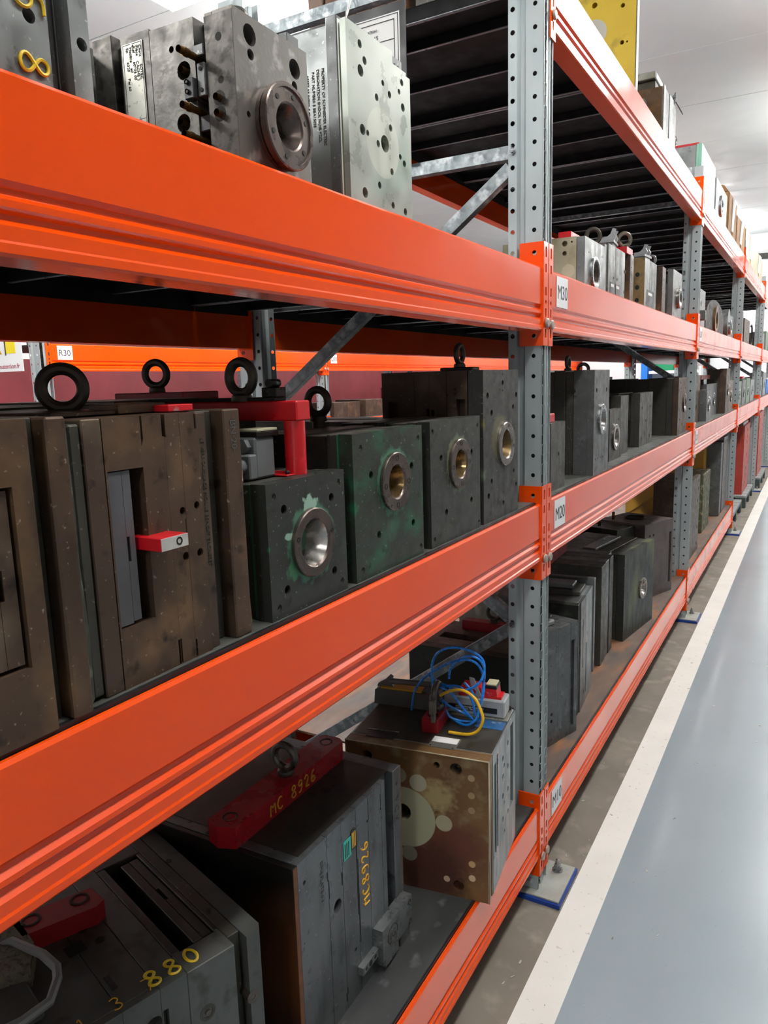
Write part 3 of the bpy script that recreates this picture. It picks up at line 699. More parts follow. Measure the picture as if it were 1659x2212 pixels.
# ---------- top level
t = thing('yellow_mould_block', 'tall ochre yellow mould block on the top shelf of the second bay', 'mould', (-.05, 3.04, Z4))
ych = mat('ochre_paint_face', 'B79B22', 'C2A62A', rough=.5, scale=5, c3='6E6020', t3=.62, s3=9, stains=[((-.151, 0, .285), .046, .002, 'A9A89C', .0)])
hbox(-.33, 0, 0, .036, 0, .52, [(-.048, .355, .0075), (-.048, .232, .0075), (-.030, .231, .0035), (-.24, .25, .02), (-.15, .38, .01), (-.048, .12, .007)], 'y', .025).to('block', ych, t)
mb().box(.0, .004, .002, .036, 0, .52, .001).to('edge_plate', M['steel_lt'], t)
for x, z in ((-.048, .355), (-.048, .232)): screw(t, (x, .02, z), .005, 'y')
t = mould('large dark mould with bright flange plates beside the yellow block on the top shelf', -.05, 3.62, Z4)
hbox(-.155, -.006, .0, .36, 0, .250, [(-.06, .10, .005), (-.10, .18, .005)], 'y').to('plate', M['brown_steel'], t)
mb().box(-.006, 0, .01, .05, 0, .262, .001).to('plate', M['steel_lt'], t); mb().box(-.0059, -.003, .055, .15, 0, .258, .001).to('plate', M['steel'], t)
mb().box(-.0059, 0, .155, .25, 0, .262, .001).to('plate', M['steel_lt'], t); mb().box(-.0059, -.004, .26, .33, 0, .255, .001).to('plate', M['steel'], t)
mb().box(-.155, -.04, .02, .34, .2505, .285, .001).to('clamp_plate', M['groove_steel'], t); mb().box(-.19, -.035, 0, .36, .288, .318, .003).to('top_plate', M['steel_lt'], t)
mb().box(-.125, -.112, -.04, .0, 0, .225, .002).to('side_rib', M['steel_lt'], t); mb().box(-.075, -.068, -.05, 0, 0, .20, .002).to('side_rib', M['steel'], t)
housing(t, (-.012, .28, .262), M['grey_plastic'], .8, 10); mb().tube([(0, .30, .27), (.012, .33, .25), (.02, .37, .235), (.018, .40, .24)], .0025, 6).to('wire', M['bolt'], t)
eye(t, (-.10, .30, .318), .05)
t = mould('pale mint green mould with red bar on top, above the second upright', -.035, 4.72, Z4)
mint = mat('mint_green_face', '74A08E', '689482', rough=.45, scale=6)
hbox(-.03, 0, 0, .62, 0, .285, [(.32, .12, .010), (.1, .26, .005), (.56, .24, .006)], 'x', .015).to('plate', mint, t)
mb().box(-.15, -.031, 0, .60, .12, .280, .002).to('plate', M['steel_lt'], t); mb().box(-.12, -.031, .02, .60, 0, .119, .002).to('plate', M['steel'], t)
mb().box(-.17, -.02, .03, .68, .285, .30, .002).to('lifting_bar', M['red_dk'], t); eye(t, (-.15, .05, .30), .055, 'x', M['eye_grey'])
mb().tube([(-.10, -.002, .20), (-.10, -.006, .15), (-.098, -.006, .12)], .005, 8).to('water_nipple', M['brass'], t)
t = mould('grey steel mould with a locating ring next to the mint green one', -.035, 5.42, Z4)
hbox(-.15, 0, 0, .62, 0, .25, [(.12, .22, .008), (.55, .20, .008), (.5, .04, .006), (.25, .12, .05)], 'x', .03).to('plate', M['steel_lt'], t)
mb().lathe([(.068, 0), (.068, .014), (.044, .014), (.03, -.02)], (0, .25, .12), 'x', 30).to('locating_ring', M['zinc'], t)
mb().box(-.19, -.151, .02, .6, 0, .235, .002).to('plate', M['steel'], t)
def carton(label, x, y, z, dx, dy, h, m):
    t = thing('torn_carton', label, 'box', (x, y, z), R(random.uniform(-2, 2)))
    b = mb(); b.box(-dx, -.004, 0, dy, 0, h, .004); b.box(-.0035, 0, .0, dy*.46, 0, h*.96); b.box(-.0035, .002, dy*.54, dy, 0, h*.9); b.to('box_body', m, t)
    b = mb(); b.poly([(-dx*.9, h), (-dx*.3, h+.05), (-dx*.2, h+.045), (-.01, h+.002)], 'y', 0, dy*.3); b.to('raised_flap', m, t)
    b = mb(); b.poly([(.003, h*.2), (.006, h*.5), (.014, h*.9), (.002, h*.95), (.001, h*.2)], 'y', dy*.4, dy*.62); b.to('torn_paper', M['paper'], t)
    return t
carton('torn brown carton with dark opening on the top shelf after the ringed grey mould', -.03, 6.15, Z4, .20, .42, .31, M['card'])
carton('torn brown carton bursting with white paper, near the third upright top', -.02, 6.66, Z4, .20, .52, .235, M['card'])
carton('cream wrapped bundle on the top shelf past the torn cartons', -.02, 7.45, Z4, .20, .9, .26, M['wrap'])
carton('small cream wrapped bundle farthest along the top shelf', -.02, 8.6, Z4, .20, .9, .24, M['wrap'])
t = thing('wooden_crate', 'brown crate marked with a yellow M behind the frame top', 'crate', (-.46, 2.02, Z4))
br = mat('brown_crate_board', '6E4A30', '5C3E2A', rough=.6, scale=8, streak=(1, 1, 4), c3='86603C', t3=.6, s3=12)
for k in range(5): mb().box(-.26+k*.052, -.212+k*.052, 0, .2, 0, .30 if k < 4 else .24, .002).to('board', br, t)
marker('M', t, M['yellow_ink'], .038, (-.115, -.0012, .062), (0, 0, -1), (1, 0, 0), .0022)
mb().box(-.32, -.27, .0, .2, 0, .30, .002).to('end_board', mat('pale_crate_board', '8A7060', '6E5A4C', rough=.6), t)
t = mould('dark grey green block next to the brown crate on the top shelf', -.43, 2.03, Z4)
mb().box(0, .16, 0, .25, 0, .22, .003).to('plate', M['steel_dk'], t); mb().box(.162, .20, .01, .24, 0, .20, .003).to('plate', M['groove_steel'], t)

# hanging sign on the first frame
t = thing('load_sign', 'black board with white installation notice hanging from the frame', 'sign', (-.345, 1.812, 2.385))
mb().box(-.62, 0, -.004, 0, -.385, -.012, .001).to('backing_board', M['black_board'], t)
sh = mb().box(-.42, -.017, -.0050, -.0042, -.35, -.035).to('notice_sheet', M['paper'], t)
fr = mb()
for q in ((-.0205, -.0225, -.350, -.038), (-.42, -.0205, -.0395, -.038), (-.42, -.031, -.0515, -.0495), (-.033, -.031, -.35, -.0495), (-.42, -.031, -.0965, -.0945), (-.42, -.031, -.1425, -.1405), (-.42, -.031, -.1985, -.1965)): fr.box(q[0], q[1], -.0056, -.0050, q[2], q[3])
fr.to('table_lines', M['ink'], sh)
def st_(s, z, sz): text(s, sh, M['ink'], sz, (-.078, -.0057, z), (1, 0, 0), (0, 0, 1), align='RIGHT')
st_("DATE DE L'INSTALLATION :", -.070, .0088); st_('JUILLET 2015', -.0885, .0135); st_('N° DU PROJET', -.113, .0088); st_('L1460014', -.132, .0135); st_('CLIENT', -.168, .009)
mb().tube([(-.17, -.006, .0), (-.171, -.0065, -.02), (-.168, -.006, -.045)], .0022, 6).to('cable_tie', M['paper'], t)
mb().tube([(-.17, -.006, -.012), (-.175, .02, .05), (-.17, .035, .056), (-.165, .02, .05), (-.168, -.006, -.01)], .0015, 6).to('tie_loop', M['paper'], t)

# ---------- middle level, nearest bay
def hexslot(b, y0, y1, z0, z1, x=-.0): return b
t = mould('brown steel mould with a dark slot, leftmost on the middle shelf', -.006, .05, Z2)
b = mb(); b.plate([(0, 0), (.368, 0), (.368, .292), (0, .292)], [[(.20, .068), (.348, .068), (.348, .234), (.20, .234)]], -.03, 0, 'x'); b.box(-.28, -.031, 0, .368, 0, .292, .001); b.to('frame_plate', M['brown_steel'], t)
b = mb(); b.plate(rect(.205, .327, .072, .231), [rect(.300, .3268, .134, .162)], -.014, -.004, 'x'); b.box(-.03, -.0145, .205, .327, .072, .231); b.to('slide', M['brown_steel2'], t)
b = mb(); b.plate([(.3275, .072), (.344, .072), (.344, .231), (.3275, .231), (.3275, .162), (.332, .162), (.332, .134), (.3275, .134)], [], -.028, -.004, 'x'); b.to('slide', M['brown_steel2'], t)
mb().box(-.28, -.019, .3685, .3865, 0, .292, .001).to('groove_plate', M['groove_steel'], t)
mb().box(-.28, 0, .3870, .409, 0, .292, .002).to('clamp_plate', M['brown_steel'], t)
mb().poly([(.4093, .002), (.4093, .290), (.4125, .284), (.414, .20), (.413, .15), (.4165, .08), (.415, .01)], 'x', -.28, -.006).to('crusted_seal', mat('green_grey_crust', '3C3D33', '2E2F28', rough=.8, scale=40, bump=.4, c3='5E6656', t3=.62, s3=60), t)
mb().box(-.27, -.20, .10, .36, .292, .305, .001).to('top_plate', M['brown_steel2'], t)

t = mould('large brown steel mould with red and white locking bar', -.020, .486, Z2)
Hb = .287
mb().box(-.28, -.002, -.014, -.0003, .004, Hb-.004, .002).to('crusted_seal', M['groove_steel'], t)
mb().box(-.28, 0, 0, .0235, 0, Hb, .0012).to('clamp_plate', M['brown_steel2'], t)
b = mb(); b.plate(rect(.024, .0735, 0, Hb), [[(.0262, .066), (.0733, .066), (.0733, .233), (.0262, .233)]], -.020, 0, 'x')
b.box(-.28, -.0505, .024, .0735, 0, Hb, .001); b.box(-.0505, -.0195, .024, .0735, .234, Hb); b.box(-.0505, -.0195, .024, .0735, 0, .065); b.to('slotted_plate', M['brown_steel'], t)
b = mb(); b.plate(rect(.0275, .0452, .068, .2315), [], -.010, -.0025, 'x'); b.to('slide', M['slide_steel'], t)
b = mb(); b.plate(rect(.0456, .0562, .0700, .2315), [rect(.0456+.0001, .0492, .135, .162)], -.010, -.0025, 'x'); b.box(-.02, -.0101, .0275, .056, .069, .231); b.to('slide', M['slide_steel'], t)
mb().poly([(.0742, 0), (.1040, 0), (.1040, .030), (.1068, .030), (.1068, .2630), (.1040, .2630), (.1040, Hb), (.0770, Hb), (.0770, .262), (.0742, .255)], 'x', -.28, -.0008).to('plate', M['brown_steel'], t)
b = hbox(-.28, -.001, .1072, .1310, 0, .262, [rect(.1074, .1098, .001, .03), (.1265, .177, .0045), (.1265, .124, .005), rect(.1295, .1309, .145, .167)], 'x', .012); b.box(-.28, -.0012, .1100, .1310, .2622, Hb); b.to('plate', M['brown_steel'], t)
b = hbox(-.28, -.001, .1314, .1590, 0, .268, [rect(.1316, .1342, .001, .022), (.1495, .180, .0045), (.1495, .1235, .005)], 'x', .012); b.box(-.28, -.0012, .1314, .1545, .2682, Hb); b.to('plate', M['brown_steel'], t)
mb().box(-.28, -.004, .1600, .1760, .0, Hb-.001, .001).to('plate', M['brown_steel2'], t)
mb().box(-.28, -.020, .1763, .2025, .0, Hb, .001).to('groove_plate', M['groove_steel'], t)
cp = mb().box(-.28, 0, .2030, .2330, 0, Hb+.001, .0018).to('clamp_plate', M['brown_steel'], t)
text('·BN·20·', cp, M['slide_steel'], .014, (.0003, .2140, Hb-.008), (0, 0, -1), (0, 1, 0))
mb().poly([(.2334, .004), (.2334, Hb-.006), (.2360, Hb-.02), (.2355, .2), (.2385, .13), (.2365, .07), (.2400, .012)], 'x', -.28, -.006).to('glue_seal', mat('crusted_tan_glue', '6A5A36', '4A4028', rough=.8, scale=60, bump=.6, bscale=200), t)
text('LE VERROUILLAGE MOULE BENOIT TROUSSET', t, M['groove_steel'], .0075, (-.0037, .1655, Hb-.03), (0, 0, -1), (0, 1, 0))
lk = mb().box(-.018, .0285, .0625, .1020, .1445, .1585, .0006).to('locking_bar', M['red'], t)
mb().box(.0286, .0292, .0627, .1018, .1447, .1583, .0004).to('bare_end_face', mat('scratched_white_end', 'B9B7B2', 'A3A19D', rough=.45, scale=40), lk)
screw(lk, (.0296, .0885, .152), .0045)
eye(t, (-.167, .11, Hb-.005), .062, 'y', M['eye'], 0, 48)
mb().box(-.27, -.06, .012, .14, Hb+.001, Hb+.006, .001).to('top_bar', M['brown_steel2'], t)
mb().box(-.105, -.055, .095, .165, Hb+.001, Hb+.012, .001).to('top_block', M['brown_steel'], t)
mb().box(-.055, -.03, .145, .185, Hb+.001, Hb+.009, .001).to('red_tab', M['chip_red'], t)

def paint_face(name, green, amt, ringc, c1='383A36', c2='2E302D', rr=.05, w_=.006, extra=()):
    return mat(name, c1, c2, speck='7E8A7C' if green != '4A4A3E' else '8A8674', rough=.42, metal=.35, scale=14, c3=green, t3=amt, s3=22, bump=.12, bscale=90, streak=(1, .8, 1),
               stains=[((0,)+ringc, rr+.004, w_, '47765F' if green != '4A4A3E' else '66705A', .03)]+list(extra))
def square_mould(label, X, Y, W, Hh, holes, screws, rc, mt, rz=0, D=.20, side='steel_dk', green=True, rows=((.016,), (.022,), (.05,), (.08,)), rm=None, bolts=(90, 170, 270, 350)):
    t = mould(label, X, Y, Z2, rz)
    H_ = [(y, z, .0065) for y, z in holes]+[(y, z, .0050) for y, z in screws]+[(rc[0], rc[1], .0335)]
    hbox(-.026, 0, 0, W, 0, Hh, H_, 'x', .024, .001).to('clamp_plate', mt, t)
    for y, z in screws: screw(t, (-.0012, y, z), .0046, m=M['steel_dk'])
    mb().box(-.029, -.0263, .001, W-.001, .001, Hh-.001).to('insulation_sheet', mat('green_spacer_sheet', '24704C', '1C5C40', rough=.5) if green else M['dark'], t)
    x = -.0295
    for k, th in enumerate((.020, .046, .05, .05)):
        mb().box(x-th, x, .003+.002*(k % 2), W-.003, 0, Hh-.001-.002*(k % 2), .001).to('plate', M[side], t); x -= th+.0006
    if green is not None and rm is None: ring(t, rc[0], rc[1], rm, Ri=.0305, Rb=.016, bolts=bolts, inner=M['bronze_lt'])
    else: ring(t, rc[0], rc[1], rm, Ri=.036, bolts=bolts, inner=M['cone'])
    return t
M['bronze_lt'] = mat('oxidised_golden_cone', '8A7250', '75613F', rough=.3, metal=.85, scale=8)
M['cone'] = mat('bright_steel_cone', 'B2AEAA', '9C9894', rough=.2, metal=.95, scale=6)
mA = paint_face('dark_plate_with_pale_paint_ring', '3E4A42', .66, (.099, .092), extra=[((0, .096, .144), .014, .004, '9ABBA8', .03), ((0, .046, .11), .005, .003, '9ABBA8', .03), ((0, .052, .06), .008, .006, '3E7452', .03), ((0, .0, .1), .0025, .002, '2F6A46', .006)])
t = square_mould('dark steel mould with shiny cone ring, under the red lifting bridge', -.018, .758, .188, .187,
    [(.037, .149), (.152, .149), (.153, .037), (.036, .037)], [(.016, .169), (.173, .169), (.016, .016), (.173, .016)], (.099, .092), mA, rm=M['ring'], bolts=(165, 15))
br_ = mb().cyl((-.036, .118, 0), 'z', .0155, .187, .264, 22).to('bridge_leg', M['red'], t)
bb = mb().box(-.37, -.020, .104, .137, .264, .2925, .002).to('lifting_bridge', M['red'], t)
mb().box(-.085, -.028, .085, .128, .187, .189, .0005).to('bridge_foot', M['chip_red'], t)
for y in (.095, .108): mb().cyl((-.035, y, .189), 'z', .0035, 0, .005, 6).to('bolt', M['bolt'], t)
eye(bb, (-.125, .112, .2925), .060, 'y', M['eye'])
mb().box(-.32, -.06, .106, .134, .2925, .298, .001).to('top_plate', M['dark'], bb)
b = mb(); b.box(-.085, -.058, .108, .132, .298, .312, .001); b.cyl((-.072, .12, .318), 'y', .006, -.012, .012, 10); b.to('clamp', M['bolt'], bb)
hs = mb().box(-.085, -.050, .045, .088, .187, .245, .003).to('connector_housing', M['grey_plastic'], t)
mb().box(-.088, -.047, .047, .095, .245, .252, .001).to('housing_seal', M['bolt'], hs); mb().box(-.086, -.049, .050, .095, .252, .256, .001).to('housing_cap', mat('cream_cap', 'A8A68C', rough=.5), hs)
b = mb(); b.poly([(-.100, .245), (-.088, .262), (-.084, .256), (-.092, .243), (-.078, .240), (-.062, .242), (-.056, .232), (-.062, .224), (-.074, .222), (-.094, .230)], 'y', .036, .044); b.to('locking_lever', M['grey_plastic'], hs)
b = mb(); b.lathe([(.0105, -.02), (.0105, .008), (.0068, .008), (.0068, -.01)], (-.062, .036, .206), 'y', 18); b.box(-.080, -.047, .028, .045, .188, .222, .002); b.to('cable_entry', M['grey_plastic'], hs)
mb().tube([(-.062, .030, .207), (-.058, .018, .203), (-.050, .008, .193), (-.046, .004, .1885)], .0052, 10).to('copper_pipe', M['copper'], t)
mB = paint_face('dark_plate_with_green_paint', '2A5A42', .56, (.13, .148), c1='33392F', c2='2D342E', extra=[((0, .0, .12), .004, .01, '246A48', .02), ((0, .12, .07), .004, .02, '3A5A48', .03)])
t = square_mould('green stained mould with bronze-brown ring, beside the red-legged mould', -.018, .973, .236, .237,
    [(.054, .168), (.194, .168), (.074, .066), (.196, .065)], [(.024, .214), (.221, .215), (.224, .016), (.02, .018)], (.13, .148), mB, bolts=(90, 185, 270, 355))
mC = paint_face('dark_plate_with_faint_paint_ring', '4A4A3E', .62, (.128, .15), c1='393A36', c2='30312E')
t = square_mould('dark mould with golden recessed ring, between the green stained and the tall one', -.018, 1.242, .238, .240,
    [(.047, .169), (.193, .167), (.191, .067), (.068, .061)], [(.011, .221), (.225, .22), (.23, .013), (.014, .016)], (.128, .15), mC, green=False, bolts=(90, 185, 270, 0))
t = mould('tall dark mould with slotted side and narrow ring, against the first upright', -.018, 1.50, Z2)
mD = mat('dark_plate_crusted', '3C3B39', '333230', speck='8E8870', rough=.45, metal=.35, scale=12, c3='4E4D48', t3=.62, s3=30, bump=.1, stains=[((0, .10, .185), .046, .010, '63604A', .02), ((0, .0, .22), .003, .01, '6A6434', .03), ((0, .0, .11), .003, .014, '66705A', .03)])
hbox(-.035, 0, 0, .215, 0, .335, [(.115, .306, .006), (.203, .277, .007), (.025, .28, .007), (.048, .242, .007), (.182, .25, .006), (.047, .091, .006), (.119, .032, .006), (.204, .064, .006), (.029, .06, .007), (.187, .099, .005), (.128, .168, .0335), (.115, .325, .002), (.115, .289, .002)], 'x', .024).to('clamp_plate', mD, t)
ring(t, .128, .168, M['ring_lt'], bolts=(80, 350), inner=M['bronze'])
m2 = M['brown_steel2']
b = mb(); b.plate([(-.085, 0), (-.037, 0), (-.037, .335), (-.085, .335)], [rect(-.063, -.042, .10, .274)], .0, .02, 'y'); b.box(-.0855, -.0365, .02, .215, 0, .335); b.to('plate', m2, t)
for x0, x1, z in ((-.1265, -.0862, .335), (-.1645, -.127, .335), (-.248, -.165, .335)):
    b = mb()
    if x1 > -.1 or x0 < -.2:
        hl = [rect(x0+.002, x0+.010, .05, .252)] if x1 > -.1 else [rect(-.232, -.206, .06, .270)]
        b.plate([(x0, 0), (x1, 0), (x1, z), (x0, z)], hl, 0, .02, 'y'); b.box(x0, x1, .02, .215, 0, z)
    else: b.plate([(x0, 0), (x1, 0), (x1, z), (x0, z)], [rect(x1-.008, x1-.001, .05, .254)], 0, .02, 'y'); b.box(x0, x1, .02, .215, 0, z)
    b.to('plate', m2, t)
for x, z in ((-.065, .295), (-.084, .283), (-.065, .286)): mb().cyl((x, 0, z), 'y', .003, -.0006, .001, 10).to('drilled_hole_shade', M['dark'], t)
lb = mb().box(-.125, -.045, .05, .09, .335, .343, .002).to('lifting_bar', M['bolt'], t); eye(lb, (-.085, .07, .343), .050, 'x', M['eye'])
# moulds standing deep on the middle shelf
def deep(label, X0, X1, Y0, Y1, H_, m, top=None, n=3, eyes=(), bar=None):
    t = mould(label, X1, Y0, Z2); wd = (Y1-Y0)/n
    for k in range(n): mb().box(X0-X1, -.004*(k % 2), k*wd+.0005, (k+1)*wd-.0005, 0, H_-.003*(k % 2), .0015).to('plate', M[m if k % 2 == 0 else (top or m)], t)
    if bar: mb().box(*bar).to('lifting_bar', M['red_dk'], t)
    for e in eyes: eye(t, *e)
    return t
deep('dark flat-topped mould deep on the shelf behind the brown moulds', -.66, -.33, .42, .98, .298, 'brown_steel2', 'groove_steel', 3)
t = deep('red barred mould with a small eyebolt, deep behind the red lifting bridge', -.72, -.42, 1.02, 1.24, .292, 'brown_steel', 'steel_dk', 2, eyes=[((-.15, .09, .308), .062, 'y', M['eye'], 0, 20)], bar=(-.22, -.03, .04, .14, .293, .308, .002))
deep('low plated mould with tall eyebolt stud, behind the green stained one', -.70, -.28, 1.27, 1.49, .208, 'steel_dk', 'brown_steel2', 2, eyes=[((-.03, .035, .208), .068, 'y', M['eye'], .03)])
deep('dark mould block deep on the shelf behind the tall slotted mould', -.80, -.35, 1.55, 1.78, .222, 'steel_dk', 'groove_steel', 3)

# ---------- middle level, second bay
def plated(label, X, Y, W, Hh, D, ringat=None, front='steel_dk', side='steel_dk', th=(.03, .04, .05), holes=(), lift=None, rz=0, Z=None, rm=None, steps=None, eyes=()):
    """mould with its clamp plate towards the aisle and stacked plates behind"""
    t = mould(label, X, Y, Z2 if Z is None else Z, rz)
    hl = [(y, z, r) for y, z, r in holes]+([(ringat[0], ringat[1], .033)] if ringat else [])
    hbox(-th[0], 0, 0, W, 0, Hh, hl, 'x', min(.022, th[0]-.004)).to('clamp_plate', M[front], t)
    x = -th[0]-.0006; k = 0; rest = D-th[0]
    for i, q in enumerate(th[1:]+(max(.01, D-sum(th)),)):
        i0 = .004 if i % 2 == 0 else 0
        mb().box(x-q, x, i0, W-.002, 0 if not steps else steps[i % len(steps)], Hh-i0, .0012).to('plate', M[side], t); x -= q+.0006
    if ringat: ring(t, ringat[0], ringat[1], rm or M['ring_lt'], bolts=(100, 280))
    if lift:
        l = mb().box(*lift).to('lifting_bar', M['red'], t)
    for e in eyes: eye(t, *e)
    return t
cor = grid(.02, .12, .02, .17, .005)
t = plated('small scratched grey mould with red lifting block, directly after the first upright', -.030, 2.012, .136, .190, .16, None, 'steel_dk', 'steel_dk', holes=[(.075, .10, .005)], lift=(-.09, -.012, .02, .075, .190, .215, .002))
t = plated('tall dark grey mould with bright hammered ring, second bay middle shelf', -.012, 2.40, .197, .335, .19, (.10, .175), 'steel', 'steel_dk', (.066, .026, .036), holes=[(.03, .27, .008), (.16, .27, .008), (.03, .05, .004), (.06, .05, .004), (.09, .05, .004), (.12, .05, .004)], rm=M['zinc'])
mb().cyl((-.065, .0, .27), 'y', .006, -.0015, .001, 12).to('drilled_hole_shade', M['dark'], t); eye(t, (-.10, .05, .335), .045, 'x')
t = plated('short grey mould with ring under two red lifting blocks, second bay middle shelf', -.058, 2.81, .20, .190, .05, (.09, .085), 'steel_dk', 'steel_dk', (.03,), lift=(-.11, -.02, -.02, .045, .190, .208, .002), holes=[(.14, .15, .006)])
mb().box(-.12, -.05, .03, .09, .222, .246, .002).to('lifting_bar', M['red'], t); mb().cyl((-.07, .05, .208), 'z', .010, 0, .015, 12).to('spacer', M['steel'], t)
t = plated('plain olive grey block mould behind the short ringed one', -.075, 3.06, .14, .235, .12, None, 'steel_dk', 'steel_dk', (.04, .05))
t = plated('olive green grey mould with yellow marker writing, middle of the second bay', -.072, 3.42, .29, .236, .22, None, 'steel_dk', 'steel_dk', (.040, .05, .04), holes=[(.05, .17, .008), (.23, .17, .008), (.05, .035, .008), (.23, .035, .008), (.14, .11, .007)], steps=(0,))
marker('M7M', t, M['yellow_ink'], .028, (-.120, -.0012, .075), (0, 0, -1), (1, 0, 0), .0012)
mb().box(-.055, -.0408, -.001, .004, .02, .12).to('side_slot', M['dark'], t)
t = plated('wide mould with brownish pink drilled clamp plate, before the second upright', -.020, 4.12, .30, .295, .36, (.20, .16), 'brown_steel2', 'groove_steel', (.028, .03, .09, .11), holes=[(.08, .24, .006), (.22, .24, .006), (.06, .27, .006), (.06, .08, .006), (.22, .03, .006), (.14, .05, .006)], rm=M['ring'])
for x0 in (-.085,): mb().cyl((x0, .03, .21), 'x', .006, -.04, .055, 10).to('guide_pillar', M['brown_steel'], t)
t = deep('dark mould with coiled cables and eyebolt, deep in the second bay middle shelf', -.75, -.40, 3.2, 3.75, .27, 'steel_dk', 'groove_steel', 4, eyes=[((-.1, .35, .27), .06, 'y', M['eye'])])
mb().torus((-.06, .22, .30), 'x', .025, .004, 20, 6).to('cable_loop', M['bolt'], t); mb().torus((-.10, .10, .298), 'y', .022, .004, 20, 6).to('cable_loop', M['bolt'], t)
t = deep('dark mould under an ochre lifting clamp, deep beside the tall hammered one', -.62, -.30, 2.72, 3.10, .215, 'steel_dk', 'brown_steel2', 3)
b = mb(); b.box(-.20, -.08, .12, .20, .215, .235, .002); b.box(-.18, -.10, .12, .20, .245, .275, .004); b.box(-.17, -.11, .13, .19, .235, .245); b.to('lifting_clamp', M['yellow'], t); mb().torus((-.15, .16, .300), 'y', .02, .007, 20, 8).to('clamp_eye', M['bolt'], t); mb().box(-.17, -.13, .155, .165, .28, .32, .001).to('clamp_tag', M['red'], t)
t = deep('dark mould with a thin zinc shackle, deep before the second upright', -.70, -.42, 3.95, 4.40, .31, 'steel_dk', 'groove_steel', 3, eyes=[((-.1, .2, .31), .075, 'y', M['eye_grey'])])

# ---------- middle level, further bays
plated('narrow brownish mould just past the second upright, middle shelf', -.07, 4.78, .55, .30, .14, None, 'brown_steel', 'brown_steel2', (.05, .05), holes=[(.4, .1, .02)])
plated('short bright-ringed mould in the third bay middle shelf', -.03, 5.36, .26, .205, .14, (.12, .11), 'steel', 'brown_steel2', (.05, .05), rm=M['zinc'])
t = plated('grey mould with recessed slot standing on two studs, third bay', -.075, 5.72, .62, .235, .12, (.44, .12), 'steel', 'steel_dk', (.04, .05), rm=M['zinc'], steps=(0.,))
mb().box(-.1, -.04, .0, .5, .27, .30, .002).to('lifting_bar', M['red'], t); mb().cyl((-.07, .3, .232), 'z', .012, 0, .04, 10).to('bar_stud', M['steel'], t)
plated('tallest brownish plate mould of the third bay middle shelf', -.02, 6.12+.30, .28, .345, .14, (.16, .18), 'brown_steel2', 'steel_dk', (.05, .05))
plated('mould with brass coloured bars just before the third upright', -.03, 6.78, .36, .25, .14, (.15, .12), 'bronze', 'brown_steel2', (.05, .05), rm=M['ring_lt'])
M['pale_green'] = mat('pale_green_worn_steel', '7C8E7A', '6C7A6A', rough=.5, metal=.3, scale=12)
for i, (y, w_, h, m, lb) in enumerate([(7.50, .42, .23, 'pale_green', 'pale green plate mould right after the third upright'), (8.00, .40, .24, 'steel', 'grey mould with ring next to the pale green one'),
        (8.48, .45, .25, 'pale_green', 'second pale green mould of the fourth bay'), (9.02, .5, .23, 'steel_lt', 'bright wrapped steel mould before the fourth upright'),
        (10.3, .6, .25, 'steel', 'grey mould at the start of the farthest bay'), (11.1, .6, .30, 'steel_lt', 'pale steel mould in the farthest bay')]):
    plated(lb+', middle shelf', -.03, y, w_, h, .16, (w_*.5, h*.5), m, 'steel_dk', (.04, .05), rm=M['zinc'], lift=(-.12, -.04, .02, .2, h, h+.02, .002) if i in (0, 2) else None)
for i, (y, w_, h, m, lb) in enumerate([(8.95+1.4, .5, .2, 'steel', 'grey mould of the farthest bay'), (11.2, .5, .25, 'pale_green', 'green grey mould of the farthest bay')]):
    plated(lb+', upper shelf', -.03, y, w_, h, .16, None, m, 'steel_dk', (.04, .05), Z=Z3)

# ---------- floor level, nearest bay
t = mould('dark steel mould with red lifting bar lettered MC 8926, floor level', -.100, .885, Z1, 1.0)
Hm = .385; Wm = .368; Dm = .42
sm = mat('machined_grey_side', '6C7072', '5A5D5F', rough=.36, metal=.6, scale=9, streak=(1, 1, .4), c3='4C4E4E', t3=.58, s3=26, bump=.05, speck='8C8E8E')
rust = mat('rusty_copper_edge', '6A3E22', '57331C', rough=.6, scale=14, c3='7E4A26', t3=.6, s3=20)
dkf = mat('black_oily_side', '14120F', '1C1814', rough=.45, metal=.3, scale=4, stains=[((0, 0, .19), .05, .12, '5C3418', .05)])
mb().box(-Dm, -.0005, -.0105, -.0005, 0, Hm-.001, .001).to('side_plate', dkf, t)
mb().box(-.0015, .0, -.0105, -.0004, 0, Hm-.002).to('rusty_edge', rust, t)
def slotplate(y0, y1, holes, m=sm, H0=Hm, x1=0.):
    o = hbox(-Dm, x1, y0+.0003, y1-.0003, 0, H0, holes, 'x', .014, .0008); return o.to('plate', m, t)
slotplate(0, .088, [(.018, .352-.01, .0042), rect(.0845, .0876, .300, .318)])
slotplate(.0885, .135, [(.115, .232, .013), rect(.131, .1346, .262, .288), rect(.0886, .0915, .262, .300), rect(.131, .1346, .018, .036)])
slotplate(.1355, .187, [rect(.1835, .1868, .165, .320), (.170, .100, .004), rect(.1356, .139, .03, .045)])
slotplate(.1875, .232, [rect(.1876, .191, .10, .28), (.229, .335, .0035)])
slotplate(.2325, .283, [rect(.2325, .2345, .335, .372), rect(.280, .2828, .33, .365)])
slotplate(.2835, .300, [])
mb().box(-Dm, -.018, .3005, .334, 0, Hm, .001).to('groove_plate', sm, t)
mb().box(-Dm, 0, .3345, .3675, .095, Hm, .0012).to('clamp_plate', sm, t); mb().box(-Dm, -.001, .3345, .3675, 0, .094, .0012).to('clamp_plate', sm, t)
screw(t, (.0003, .350, .352), .0038); mb().box(-Dm, -.001, .3678, .371, 0, Hm-.003).to('rusty_edge', rust, t)
text('▯ ᴄ ▯'.replace('▯', 'V').replace('ᴄ', 'C'), t, M['groove_steel'], .022, (.0004, .341, .325), (0, 0, -1), (0, 1, 0))
